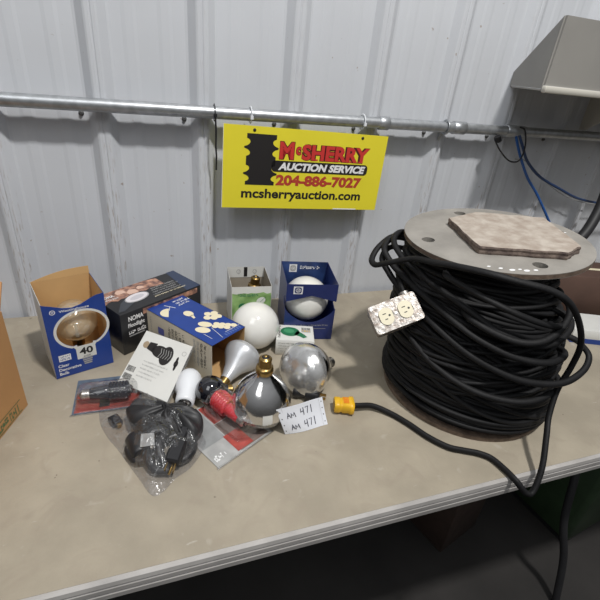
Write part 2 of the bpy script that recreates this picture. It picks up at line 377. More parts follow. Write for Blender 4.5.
# ---------------------------------------------------------------- sign
def sign():
    t = thing('auction_sign', 'yellow auction company sign with red and black lettering hanging from the conduit', 'sign', (.4,-.044,.30))
    f = Fr((.1725,-.046,.3125), (.4500,0,-.0105), (.006,.004,.205)); W_, H_ = .450, .205
    b = MB(); b.box(f, 0, W_, 0, H_, -.003, 0, YEL); b.box(f, -.0008, .0, 0, H_, -.0032, .0002, WHITE)
    X = lambda a: a*W_; Y = lambda a: (1-a)*H_
    z = .0004
    b.text(f, 'M', X(.322), X(.408), Y(.365), Y(.155), z+.0002, RED, .035)
    def slab(txt, x0, x1, y0, y1, col, off, sh=0):
        b.text(f, txt, X(x0), X(x1), Y(y1), Y(y0), z, SHADE, off+.05, sh)
        b.text(f, txt, X(x0)+.001, X(x1)-.001, Y(y1)+.001, Y(y0)-.001, z+.0003, col, off, sh)
    b.text(f, 'M', X(.320), X(.412), Y(.372), Y(.148), z-.0001, SHADE, .08)
    slab('c', .418, .452, .20, .31, RED, .04)
    slab('SHERRY', .455, .893, .165, .37, RED, .04)
    # slab serifs under and over the red letters
    for i in range(6):
        xx = .458 + i*.0735
        if i in (0,): continue
        b.rect(f, X(xx), X(xx+.028), Y(.362), Y(.345), z+.00035, RED)
    b.poly(f, rrect(X(.28), X(.895), Y(.525), Y(.385), .010), z, INK)
    b.text(f, 'AUCTION SERVICE', X(.325), X(.875), Y(.503), Y(.405), z+.0003, WHITE, .05, .25)
    b.text(f, '204-886-7027', X(.312), X(.868), Y(.70), Y(.555), z, mat('sign_dark_red',(.44,.05,.03),.5), .05)
    b.text(f, 'mcsherryauction.com', X(.11), X(.878), Y(.905), Y(.745), z, INK, .03)
    # black turned spindle emblem
    prof = [(.085,0),(.085,.085)]
    def bite(t0, t1, wa, wb, n=7):
        for k in range(1, n):
            u = k/n; prof.append((wa+(wb-wa)*u - .026*math.sin(PI*u)**.6, t0+(t1-t0)*u))
    bite(.085,.245,.085,.098); prof += [(.099,.245),(.099,.275)]; bite(.275,.43,.098,.085); prof += [(.086,.43),(.086,.60)]
    bite(.60,.755,.085,.099); prof += [(.099,.755),(.099,.785)]; bite(.785,.93,.098,.086); prof += [(.086,.93),(.086,1)]
    L_ = [(X(.215-w),Y(.085+y*.615)) for w,y in prof]; R_ = [(X(.215+w),Y(.085+y*.615)) for w,y in prof][::-1]
    b.poly(f, L_+R_, z, INK)
    # strip of tape remains along the lower edge
    b.rect(f, X(.70), X(.86), Y(1.0), Y(.985), z, WHITE)
    b.build('sign_board', t)
    for x in (.17,.83):
        g = MB(); g.lathe(axisframe(f(X(x),Y(.045),0), f.w), [(.004,0),(.004,.0008),(.0018,.001)], INK, 12); g.build('eyelet', t)
sign()

# ---------------------------------------------------------------- shelf, hose and air lines at right
t = thing('wall_shelf', 'beige grey steel shelf with raised front on the wall at upper right', 'shelf', (1.5,-.07,.655))
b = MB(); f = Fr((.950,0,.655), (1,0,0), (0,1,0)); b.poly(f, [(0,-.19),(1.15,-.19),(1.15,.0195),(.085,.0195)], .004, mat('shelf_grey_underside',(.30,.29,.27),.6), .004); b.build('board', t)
b = MB(); b.box(f, 0, 1.15, -.204, -.1905, -.004, .012, SHELF, .002); b.build('front_lip', t)
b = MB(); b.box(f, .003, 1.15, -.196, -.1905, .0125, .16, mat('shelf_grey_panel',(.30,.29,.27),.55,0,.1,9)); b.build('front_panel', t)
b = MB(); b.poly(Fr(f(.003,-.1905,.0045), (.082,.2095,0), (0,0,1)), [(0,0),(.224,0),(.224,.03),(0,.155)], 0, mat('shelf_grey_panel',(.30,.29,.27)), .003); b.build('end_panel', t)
for x in (.40,1.0):
    b = MB(); b.poly(Fr((.950+x,0,.6545),(0,-1,0),(0,0,-1)), [(0.001,0),(.16,0),(.16,.010),(.02,.10),(0.001,.10)], 0, SHELF, .003); b.build('bracket', t)

b = MB(); b.tube(smoothpath([(1.40,-.12,.70),(1.405,-.13,.52),(1.40,-.14,.40),(1.375,-.16,.32),(1.32,-.18,.245),(1.24,-.17,.16),(1.20,-.14,.05),(1.24,-.10,.014),(1.5,-.10,.013)]), .0165, HOSE, 16)
tag(b.build('suction_hose'), 'thick black hose curving down behind the cable reel at right', 'hose')
b = MB(); b.tube(smoothpath([(1.069,-.030,.53),(1.085,-.035,.50),(1.115,-.04,.455),(1.165,-.04,.40),(1.225,-.04,.35),(1.30,-.05,.27),(1.36,-.06,.2),(1.42,-.06,.12),(1.5,-.06,.02)]), .0042, BLUEC, 8)
tag(b.build('air_line'), 'bright blue air line dropping steeply behind the reel top', 'air line', 'blue air lines at the wall')
b = MB(); b.tube(smoothpath([(1.072,-.042,.53),(1.09,-.05,.50),(1.13,-.05,.455),(1.20,-.05,.41),(1.29,-.06,.375),(1.40,-.06,.34),(1.55,-.06,.32),(1.75,-.05,.31)]), .0042, mat('dark_blue_airline',(.02,.045,.12),.4), 8)
tag(b.build('air_line'), 'dark blue air line swinging out to the right edge below the conduit', 'air line', 'blue air lines at the wall')
b = MB(); b.tube(smoothpath([(1.063,-.044,.553),(1.08,-.05,.545),(1.095,-.055,.50),(1.09,-.055,.46),(1.06,-.05,.455),(1.02,-.045,.48),(.985,-.042,.515),(1.0,-.03,.522)],10), .0024, BLACKP, 6)
b.tube([(.99,-.044,.524),(1.0,-.044,.51)], .009, BLACKP, 8)
tag(b.build('tie_wire'), 'thin black wire looped round the conduit holding the blue air lines', 'wire')
b = MB(); b.tube(smoothpath([(1.075,-.05,.462),(1.15,-.03,.45),(1.3,-.02,.37),(1.45,-.02,.32),(1.65,-.02,.30)]), .0016, GREYINK, 6)
tag(b.build('thin_cable'), 'thin grey cable sagging along the wall right of the reel top', 'cable')

# ---------------------------------------------------------------- cable reel
RC = V((.692,-.494,0)); TC = V((.685,-.460,.372)); TN = V((-.084,.0105,1)).normalized(); RR = .187
def reel():
    t = thing('cable_reel', 'large wooden cable reel with grey round flanges standing on the table', 'cable reel', tuple(RC))
    def flange(fr, name, wm=WOODGREY, spots=()):
        b = MB(); out = ell(0,0,RR,RR,72); holes = [ell(RR*.80*math.cos(a), RR*.80*math.sin(a), .0135,.0135,16) for a in [math.radians(d) for d in (172,262,-8,82)]]
        b.poly(fr, out, .006, wm, .010, holes)
        n = 72; b.add([fr(x*1.001,y*1.001,z) for z in (.005,-.003) for x,y in out], [(i,(i+1)%n,n+(i+1)%n,n+i) for i in range(n)], WOODEDGE)
        for (x,y,r) in spots: b.poly(fr, ell(x,y,r*1.5,r,10), .0064, WHITE)
        return b.build(name, t)
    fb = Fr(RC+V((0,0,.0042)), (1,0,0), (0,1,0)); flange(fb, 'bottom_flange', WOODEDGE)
    ft = Fr(TC, V((1,0,0)), V((0,1,0))-TN*TN.y); ft.w = TN; ft.u = (V((1,0,0))-TN*TN.x).normalized(); ft.v = TN.cross(ft.u)
    flange(ft, 'top_flange', WOODGREY, ((-.10,-.138,.003),(-.085,-.150,.004),(-.070,-.152,.0025),(-.062,-.160,.004),(-.045,-.163,.003),(-.115,-.125,.0025),(.160,-.03,.002)))
    b = MB(); b.tube([RC+V((0,0,.012)), TC-TN*.006], .095, WOODEDGE, 32); b.build('drum', t)
    # scrap of chipboard lying on the top flange, tipped up slightly
    base = TC + TN*.0062
    up = TN
    pts = [(.629,-.372),(.715,-.352),(.838,-.432),(.778,-.586),(.727,-.606),(.588,-.532)]
    def on(x, y, h):
        z = base.z - (TN.x*(x-base.x)+TN.y*(y-base.y))/TN.z; return V((x,y,z)) + up*h
    g = MB(); n = len(pts)
    # densify the outline and fray it
    out = []
    for i in range(n):
        a, c = pts[i], pts[(i+1)%n]
        for k in range(8):
            s_ = k/8; j = .0022 if k else 0
            out.append((a[0]+(c[0]-a[0])*s_+random.uniform(-j,j), a[1]+(c[1]-a[1])*s_+random.uniform(-j,j)))
    cx = sum(p[0] for p in out)/len(out); cy = sum(p[1] for p in out)/len(out)
    rings = []
    for sc, h in ((.995,.0005),(1.0,.004),(.992,.008),(1.003,.012),(.99,.0155)):
        rings.append([on(cx+(x-cx)*sc, cy+(y-cy)*sc, h+random.uniform(-.0006,.0006)*(h>.001)) for x,y in out])
    g.loft(rings, CHIPEDGE, False, False)
    top = [rings[-1]]
    for sc in (.86,.7,.52,.34,.16):
        top.append([on(cx+(x-cx)*sc, cy+(y-cy)*sc, .0158+.0016*noise.noise(V((x*sc,y*sc,sc))*90)) for x,y in out])
    g.loft(top, CHIP, False, True); m_ = len(out)
    g.add(top[-1]+[on(cx,cy,.016)], [(i,(i+1)%m_,m_) for i in range(m_)], CHIP, True)
    g.add(rings[0], [tuple(range(m_))[::-1]], CHIPEDGE)
    o = g.build('chipboard_offcut', None, base=(cx,cy,.38)); tag(o, 'weathered pinkish chipboard offcut lying on top of the cable reel', 'board')
reel()

# long black cord wound on the reel
def cord():
    t = thing('extension_cord', 'long black extension cord wound many times around the wooden reel', 'extension cord', (RC.x,RC.y,.012))
    rd = V((.695,-.72,0))
    def centre(h):   # h 0..1 up the drum
        return RC.lerp(V((TC.x,TC.y,0)), h) - rd*(.030*h*h)
    def rad(h): return .197 - .032*h - .010*h*h - .004*math.sin(h*9)
    N = 116; seg = 56
    for layer in range(4):
        b = MB(); pts = []
        turns = N//4; ph = layer*1.7
        for i in range(turns*seg):
            a = 2*PI*i/seg; u = i/(turns*seg)
            k = i//seg
            tri = abs(((u*2.0 + layer*.27) % 2) - 1)
            amp = .020 + .026*noise.noise(V((k*.37+layer*9, .3, 1.7)))
            amp2 = .030 if layer % 2 == 0 else .016
            z = .024 + tri*.305 + (amp)*math.sin(a - 2.35 + .8*noise.noise(V((k*.9,layer,0)))) * (amp2/.03) + .010*noise.noise(V((i*.045, layer*3.1, 0)))
            # high on the left, low on the front right, as the turns lie in the heap
            z += .034*math.cos(a-math.radians(165))*math.sin(tri*PI)
            z = min(max(z, .0155), .352)
            h = (z-.015)/.35
            r = rad(h) + .0075*noise.noise(V((i*.03, k*.31, layer*5.0))) - .0055*(3-layer)*.9
            c = centre(h)
            pts.append((c.x+r*math.cos(a), c.y+r*math.sin(a), z))
        b.tube(pts, .0048, RUBBER, 7, 1.3)
        b.build('cord_turns', t)
    core = MB(); rings = []
    for j in range(13):
        h = j/12; c = centre(h); z = .014+h*.335; r = rad(h)-.021
        rings.append([(c.x+r*math.cos(2*PI*k/48), c.y+r*math.sin(2*PI*k/48), z) for k in range(48)])
    core.loft(rings, RUBBER, True, True); core.build('inner_turns', t)
    # loose strands that cross the heap
    strands = [
     [(.585,-.34,.325),(.525,-.335,.335),(.478,-.352,.318),(.452,-.374,.298),(.450,-.396,.293),(.462,-.425,.310),(.490,-.470,.338),(.500,-.520,.352),(.512,-.570,.366),(.540,-.620,.374),(.575,-.652,.372),(.625,-.676,.364),(.662,-.690,.345),(.700,-.695,.305),(.735,-.694,.250),(.745,-.690,.195),(.738,-.690,.140),(.715,-.712,.095),(.694,-.738,.070),(.668,-.772,.030),(.646,-.790,-.008),(.630,-.789,-.010),(.616,-.772,.006),(.612,-.745,.0075),(.604,-.715,.0072),(.585,-.697,.0072),(.560,-.684,.0072),(.533,-.668,.0072),(.507,-.634,.0072),(.486,-.592,.0072),(.462,-.556,.008),(.430,-.531,.013),(.397,-.526,.016),(.388,-.524,.016)],
     [(.56,-.36,.31),(.505,-.355,.315),(.474,-.380,.300),(.478,-.41,.28),(.488,-.44,.262),(.50,-.50,.245),(.52,-.57,.225),(.56,-.63,.20),(.62,-.675,.178),(.68,-.695,.168),(.735,-.700,.168),(.785,-.690,.180),(.812,-.672,.196),(.808,-.655,.210),(.785,-.640,.225),(.74,-.60,.23)],
     [(.60,-.37,.32),(.53,-.335,.330),(.480,-.37,.322),(.482,-.41,.300),(.494,-.46,.285),(.512,-.54,.27),(.55,-.62,.245),(.61,-.672,.225),(.68,-.690,.215),(.76,-.655,.205),(.74,-.58,.20)],
     [(.61,-.38,.33),(.55,-.33,.342),(.500,-.37,.338),(.497,-.43,.318),(.512,-.50,.305),(.54,-.585,.29),(.59,-.650,.262),(.65,-.680,.25),(.72,-.668,.255),(.765,-.63,.27),(.73,-.56,.28)],
     [(.58,-.50,.33),(.515,-.545,.338),(.535,-.60,.33),(.58,-.652,.315),(.64,-.672,.295),(.70,-.668,.28),(.75,-.63,.275),(.72,-.56,.28)],
     [(.56,-.42,.20),(.500,-.41,.20),(.496,-.50,.18),(.52,-.58,.15),(.57,-.645,.13),(.64,-.688,.125),(.71,-.692,.13),(.77,-.66,.14),(.74,-.60,.15)],
     [(.72,-.56,.32),(.74,-.635,.305),(.70,-.672,.28),(.64,-.684,.262),(.59,-.66,.26),(.545,-.60,.275),(.58,-.53,.28)],
    ]
    rnd = random.Random(11)
    for i in range(26):
        a0 = math.radians(rnd.uniform(140,215)); a1 = math.radians(rnd.uniform(275,345)); z0 = rnd.uniform(.10,.345); dz = rnd.uniform(-.03,.13) if i % 4 else rnd.uniform(-.10,-.03)
        z1 = min(max(z0-dz,.03),.33); bow = rnd.uniform(-.025,.012); ex = rnd.uniform(.003,.010); q = []
        for k in range(13):
            u = k/12; a = a0+(a1-a0)*u; z = z0+(z1-z0)*(3*u*u-2*u**3)+bow*math.sin(PI*u); z = min(max(z,.022),.348)
            h = (z-.015)/.35; c = centre(h); r = rad(h)+ex*math.sin(PI*u)**.5 - (.03 if k in (0,12) else 0) + .002*noise.noise(V((k*.5,i*3.3,0)))
            q.append((c.x+r*math.cos(a), c.y+r*math.sin(a), z))
        strands.append(q)
    for i, s_ in enumerate(strands):
        b = MB(); b.tube(smoothpath(s_, 10), .0055 if i < 7 else .0046, RUBBER, 9, 1.25)
        b.build('loose_strand', t)
    # twin outlet box hanging on the left of the heap
    fu = (R0*math.cos(math.radians(21)) + U0*math.sin(math.radians(21))).normalized()
    fv = (U0*math.cos(math.radians(21)) - R0*math.sin(math.radians(21))).normalized()
    # turned a little away from the viewer, its top leaning back
    w = fu.cross(fv); fv = (fv*.96 - w*.28).normalized()
    f = Fr((.451,-.508,.2370), fu, fv)
    W_, H_ = .099, .058
    b = MB()
    b.box(f, -W_/2, W_/2, -H_/2, H_/2, -.046, -.001, ALU, .006)
    ob = b.build('outlet_box', t, 'scuffed grey metal box with two ivory outlets')
    ob['_w'] = ob['_w']
    b = MB(); rec = [ell(sx*.0205,0,.0160,.0185,24) for sx in (-1,1)]
    b.poly(f, rrect(-W_/2-.001, W_/2+.001, -H_/2-.001, H_/2+.001, .006), .002, ALU, .003, rec)
    for sx, sy in ((-1,-1),(1,1),(-1,1),(1,-1)): b.lathe(axisframe(f(sx*.044,sy*.023,.002), f.w), [(.0035,0),(.003,.0015)], STEEL, 10)
    b.lathe(axisframe(f(0,0,.002), f.w), [(.0035,0),(.003,.0015)], STEEL, 10)
    b.build('cover_plate', ob)
    for sx in (-1,1):
        b = MB(); q = []
        for k in range(32):
            a = 2*PI*k/32; q.append((sx*.0205 + max(-.0140,min(.0140,.0158*math.cos(a))), .0183*math.sin(a)))
        b.poly(f, q, .0042, IVORY, .004)
        cx = sx*.0205
        b.box(f, cx-.0062, cx+.0010, .0048, .0066, .0040, .0045, INK); b.box(f, cx-.0050, cx+.0010, -.0068, -.0050, .0040, .0045, INK)
        b.poly(f, ell(cx+.0066, 0, .0023, .0023, 14), .0045, INK)
        b.build('receptacle', ob)
    b = MB(); b.tube([f(.036,H_/2-.004,-.022), f(.037,H_/2+.010,-.022)], .011, ALU, 14); b.tube(smoothpath([f(.037,H_/2+.006,-.022), f(.040,H_/2+.03,-.026), V((.505,-.400,.285)), V((.53,-.37,.30))]), .0062, RUBBER, 8)
    b.build('cord_grip', ob)
    # yellow connector at the free end
    fp = Fr((.345,-.5115,.0165), V((.386,-.524,0))-V((.345,-.5115,0)), (.3,1,0))
    b = MB()
    prof = [(0,.0120,.0150),(.002,.0135,.0165),(.012,.0135,.0165),(.014,.0120,.0150),(.017,.0120,.0150),(.018,.0138,.0165),(.032,.0138,.0170),(.034,.0145,.0195),(.042,.0145,.0195),(.044,.010,.012)]
    b.loft([[fp(x, hw*math.copysign(abs(math.cos(a))**.6,math.cos(a)), hz*math.copysign(abs(math.sin(a))**.6,math.sin(a))) for a in [2*PI*k/24 for k in range(24)]] for x,hz,hw in prof], YPLUG, True, True)
    pl = b.build('plug', t, 'yellow plug with orange wording at the end of the cord')
    b = MB(); b.rect(fp, .019,.031,-.009,.009,.01405,mat('plug_orange',(.72,.18,.01),.5))
    for k in range(3): b.text(fp, '~GROUND', .020,.030,-.0075+k*.0055,-.0045+k*.0055,.0143,YPLUG,.02)
    b.lathe(axisframe(fp(.001,0,0), -fp.u), [(.0105,0),(.0105,.001)], mat('plug_face_cream',(.7,.62,.42),.5), 20)
    b.build('plug_marking', pl)
cord()

# ---------------------------------------------------------------- cartons
def carton_base(fr, w, d, h, outer, inner, b, th=.0008, front=True, right=True, back=True, left=True, bottom=True):
    """open-topped carton: frame origin at the front left foot, u along the front, v to the back"""
    def wall(x0,x1,y0,y1,mo,mi,side):
        b.box(fr, x0,x1,y0,y1,0,h,mo)
    if back: b.box(fr, 0,w,d-th,d,0,h,outer); b.rect(Fr(fr(0,d-th,0),fr.u,fr.w), .0,w,0,h,.0003,inner)
    if left: b.box(fr, 0,th,0,d,0,h,outer); b.rect(Fr(fr(th,0,0),fr.v,fr.w), 0,d,0,h,.0003,inner)
    if right: b.box(fr, w-th,w,0,d,0,h,outer); b.rect(Fr(fr(w-th,d,0),-fr.v,fr.w), 0,d,0,h,.0003,inner)
    if bottom: b.box(fr, 0,w,0,d,.0002,.001,inner)

# blue globe bulb box with a cut-out window
def globe_box():
    t = thing('globe_bulb_carton', 'blue 40 watt globe bulb carton with open kraft top at left by the wall', 'box', (-.18,-.22,0), 'bulb cartons on the table')
    f = Fr((-.2275,-.288,.001), (.943,.334,0), (-.334,.943,0)); w, d, h = .121, .112, .188
    b = MB(); carton_base(f, w, d, h, BLUE, TAN, b, left=False)
    b.box(f, 0,.0008,0,d,0,h,CWHITE); b.rect(Fr(f(.0008,0,0),f.v,f.w),0,d,0,h,.0003,TAN)
    b.build('carton_body', t)
    ff = Fr(f(0,0,0), f.u, f.w)      # front face; normal f.u x f.w = -v, outwards
    # window: globe outline narrowing to a neck, tilted to the right
    cx, cy, r = .068, .112, .045
    def globe(rr, neckw, y0):
        q = []
        for k in range(37):
            a = math.radians(-62 + (304)*k/36); q.append((cx+1.12*rr*math.cos(a), cy+.98*rr*math.sin(a)))
        q += [(cx-neckw,y0+.014),(cx-neckw*.9,y0),(cx+neckw*.9,y0),(cx+neckw,y0+.014)]; return q
    top = [(w, .188), (w*.86,.186),(w*.74,.180),(w*.60,.172),(w*.45,.168),(w*.3,.172),(w*.15,.180),(0,.187)]
    b = MB(); g_in = globe(r,.017,.060)
    b.poly(ff, [(0,0),(w,0)]+top, .0008, BLUE, .0008, [g_in])
    ring_o = globe(r+.005,.021,.056)
    b.poly(ff, ring_o, .0011, CWHITE, 0, [globe(r,.0165,.0605)])
    # white neck with the wattage and the little screw base print
    b.poly(ff, [(cx-.020,.036),(cx+.020,.036),(cx+.020,.064),(cx+.024,.070),(cx-.024,.070),(cx-.020,.064)], .00115, CWHITE)
    b.text(ff, '40', cx-.014, cx+.014, .046, .064, .0014, INK, .03)
    b.text(ff, '~WATT', cx-.007, cx+.007, .039, .043, .0014, INK, .0)
    for k in range(4): b.rect(ff, cx-.011+.001*k, cx+.011-.001*k, .034-.005*k, .0375-.005*k, .00125, GREYINK)
    b.text(ff, 'Westinghouse', .030, .088, .160, .1675, .0011, WHITE, .01)
    b.poly(ff, ell(.018,.166,.0055,.0055,18), .0011, WHITE, 0, [ell(.018,.166,.0042,.0042,18)]); b.text(ff,'W',.0152,.0208,.1635,.1685,.0011,WHITE,.02)
    b.rect(ff, .012,.036,.042,.058,.0011,WHITE)
    for k in range(2): b.text(ff, '~SOFT', .014,.034,.0445+.0065*k,.0495+.0065*k,.0013,BLUE,.02)
    for k, s_ in enumerate(('Bulb','Decorative','Clear')): b.text(ff, s_, .008, .008+(.018,.045,.022)[k], .006+.0105*k, .0135+.0105*k, .0011, WHITE, .02)
    b.build('front_panel', t)
    fb = Fr(f(0,d-.0008,h), f.u, f.w+f.v*.10)
    b = MB(); q = [(0,0),(w,0)]+[(w-(w)*k/12, .016*(1-k/12)+.001+.006*math.sin(PI*k/12)) for k in range(13)]
    b.poly(fb, q, .0003, TAN, .0008); b.build('back_flap', t)
    bulb = thing('globe_light_bulb', 'clear globe light bulb inside the blue carton, seen through its window', 'light bulb', tuple(f(w/2,d/2,.03)), 'bulbs standing in open cartons')
    c = f(w/2+.004,d/2,.104); b = MB(); b.sphere(c, .0475, clear('brightened_globe_glass', (.97,.95,.90), .10, .06, .30, .5, 30, (.80,.66,.45))); b.build('glass', bulb)  # tan haze mixed into the clear glass to brighten the window
    b = MB(); b.tube([c-V((0,0,.045)), c-V((0,0,.01))], [.004,.003], mat('stem_glass',(.7,.7,.68),.2), 8); b.tube([c+V((-.014,0,-.008)), c+V((0,0,-.002)), c+V((.014,0,-.008))], .0008, STEEL, 5); b.build('filament_stem', bulb)
    screw_base(bulb, c-V((0,0,.046)), (0,0,-1), BRASS)
globe_box()

# black flood-light carton
def black_carton():
    t = thing('floodlight_carton', 'closed black floodlight carton with copper rooftop picture on top', 'box', (0,-.10,0), 'bulb cartons on the table')
    u = V((.197,.130,0)).normalized(); f = Fr((-.0895,-.2255,.0005), u, (-u.y,u.x,0)); w, d, h = .237, .118, .113
    b = MB(); b.box(f, 0,w,0,d,0,h,CBLACK,.0015); ft = Fr(f(0,0,h+.0002), f.u, f.v); z = .0003
    q = [(.0,.060)]
    for k in range(15): q.append((.01+k*.0115, .066+.016*noise.noise(V((k*1.3,2,0)))+.006*k/14))
    q += [(.172,.110),(.13,.116),(.06,.116),(0,.116)]
    b.poly(ft, q, z, COPPER)
    for x, y, r_ in ((.085,.080,.013),(.112,.088,.009),(.06,.095,.012)): b.poly(ft, [(x-r_,y-r_*.5),(x+r_,y-r_*.6),(x+r_,y+r_*.7),(x,y+r_*1.3),(x-r_,y+r_*.6)], z+.0002, mat('print_pale_copper',(.68,.46,.36),.4))
    # par lamp picture: flared housing and white lens
    b.poly(ft, [(.005,.012),(.02,.010),(.064,.034),(.056,.064),(.030,.045)], z+.0001, mat('print_dark_slate',(.05,.055,.065),.35))
    b.poly(ft, ell(.078,.050,.034,.0195,30,.15), z+.0002, GREYINK); b.poly(ft, ell(.078,.051,.031,.0170,30,.15), z+.0004, mat('print_lens_white',(.72,.68,.70),.3))
    b.poly(ft, ell(.078,.050,.020,.009,24,.15), z+.0006, mat('print_lens_shade',(.55,.53,.56),.3))
    b.text(ft, 'NOMA', .004,.040,.086,.097,z+.0006,WHITE,.03); b.text(ft, '~Floodlight', .004,.042,.074,.082,z+.0006,WHITE,.03)
    for k in range(5):
        b.text(ft, ('~Weather resistant','~Heavy duty','~Outdoor security','~Energy saving lamp','~Long life bulb')[k], .112+.004*k, .205-.007*(k%3), .022+k*.0105, .0275+k*.0105, z, GREYCARD if k else PALEY, .02)
    fs = Fr(f(0,-.0001,0), f.u, f.w)
    b.rect(fs, .06,.225,.094,.109,.0004,COPPER)
    b.text(fs, 'NOMA', .020,.060,.088,.101,.0006,WHITE,.03)
    b.text(fs, 'Floodlight', .018,.062,.068,.082,.0004,WHITE,.03); b.text(fs, '~Projecteur', .018,.064,.052,.064,.0004,WHITE,.03)
    b.rect(fs, .018,.06,.046,.049,.0004,GREYINK)
    b.build('carton_body', t)
    b = MB(); b.poly(ft, [(.192,.0002),(.237,.0002),(.237,.118),(.212,.118)], z-.0002, mat('print_night_blue',(.03,.045,.09),.3)); b.build('end_print', t)
black_carton()

# blue and cream multi-pack, open at the near end
def blue_pack():
    t = thing('bulb_multipack_carton', 'blue and cream bulb carton lying down with its brown end open', 'box', (.07,-.24,0), 'bulb cartons on the table')
    u = V((.132,-.181,0)).normalized(); f = Fr((-.031,-.187,.0005), u, (-u.y,u.x,0)); w, d, h = .224, .108, .103; th = .001
    b = MB()
    b.box(f,0,w,0,th,0,h,CREAM); b.box(f,0,w,d-th,d,0,h,CREAM); b.box(f,0,w,0,d,h-th,h,BLUE); b.box(f,0,w,th,d-th,0,th,CREAM); b.box(f,0,th,th,d-th,th,h-th,CREAM)
    b.rect(Fr(f(0,th,0),f.u,f.w),0,w-.002,0,h,-.0004,TAN)
    b.box(f, .01,w-.001,th,th+.0004,th,h-th,TAN); b.box(f,.01,w-.001,d-th-.0004,d-th,th,h-th,TAN); b.box(f,.01,w-.001,th,d-th,h-th-.0004,h-th,TAN); b.box(f,.01,w-.001,th,d-th,th,th+.0004,TAN)
    ft = Fr(f(0,0,h), f.u, f.v); z = .0004
    # half globe pendant, small bulb, table lamp, rows of little globes
    P_ = [(.050+.020*math.cos(a), .026+.020*math.sin(a)) for a in [math.radians(140+180*k/18) for k in range(19)]]
    b.poly(ft, P_, z, PALEY); b.tube([ft(.030,.045,z),ft(.043,.034,z)], .0008, WHITE, 4); b.tube([ft(.016,.040,z),ft(.044,.052,z)], .0008, WHITE, 4)
    b.poly(ft, ell(.086,.056,.014,.011,22), z, PALEY); b.poly(ft, [(.097,.052),(.112,.049),(.112,.055),(.098,.060)], z, PALEY)
    zk = [z]
    def scallop(cx, cy, rx, ry):
        zk[0] += .00004; b.poly(ft, ell(cx,cy,rx,ry,20,-.1), zk[0], PALEY)
    for (x,y) in ((.120,.087),(.132,.096),(.143,.085),(.132,.074),(.145,.098),(.128,.101)): scallop(x,y,.0095,.0085)
    for (x,y) in ((.168,.070),(.179,.078),(.190,.086),(.200,.094),(.173,.060),(.184,.068),(.196,.076)): scallop(x,y,.008,.0075)
    b.poly(ft, ell(.164,.030,.018,.012,24,.5), z+.0002, PALEY); b.poly(ft, ell(.150,.050,.017,.011,24,.5), z+.0003, PALEY)
    b.tube([ft(.178,.020,z),ft(.205,.020,z)], .0007, WHITE, 4); b.tube([ft(.172,.050,z),ft(.218,.040,z)], .0007, WHITE, 4)
    b.rect(ft, .206,.2072,.060,.105,z,WHITE)
    for k in range(7): b.rect(ft, .210,.219,.052+k*.0075,.0555+k*.0075,z,mat('print_mid_blue',(.10,.16,.42),.4))
    tv = Fr(ft(.016,.098,z), -f.v, f.u)
    tw = Fr(ft(0,0,z), f.v, -f.u); 
    for k, s_ in enumerate(('~LIGHT','~BULB PACK','~60 WATT')): b.text(tw, s_, .066,.066+(.030,.042,.030)[k], -.020-.011*k, -.0125-.011*k, 0, WHITE, .03)
    fs = Fr(f(0,0,0), f.u, f.w); zz = .0005
    b.rect(fs, .040,.062,.052,.072,zz,mat('print_violet_blue',(.12,.13,.38),.4))
    for i in range(5):
        x0 = .078+i*.0125; tr = Fr(fs(x0,0,0), -f.w, f.u)
        b.text(tr, ('~Soft Light','~Accent','~Cercle','~Décor','~Lampe')[i], -.088, -.088+(.052,.040,.050,.036,.044)[i], 0,.0085, zz, INK, .01)
    for i in range(4):
        x0 = .165+i*.0115; tr = Fr(fs(x0,0,0), -f.w, f.u)
        b.text(tr, ('~60 Watt 120V','~Medium base','~Bulb lumens','~Standard life')[i], -.094, -.030, 0,.0078, zz, GREYINK if i<2 else INK, .01)
    b.text(Fr(fs(.012,0,0), -f.w, f.u), '~FOR STANDARD SOCKETS', -.09,-.04,0,.004,zz,GREYINK,.0)
    b.build('carton_body', t)
    fl = MB(); fq = Fr(f(w,0.002,.0015), V(f.v)+f.u*.0, f.u*.9-f.w*.1)
    fl.poly(fq, [(0,0),(.104,0),(.096,.020),(.01,.022)], 0, TAN, .0008); fl.build('end_flap', t)
blue_pack()

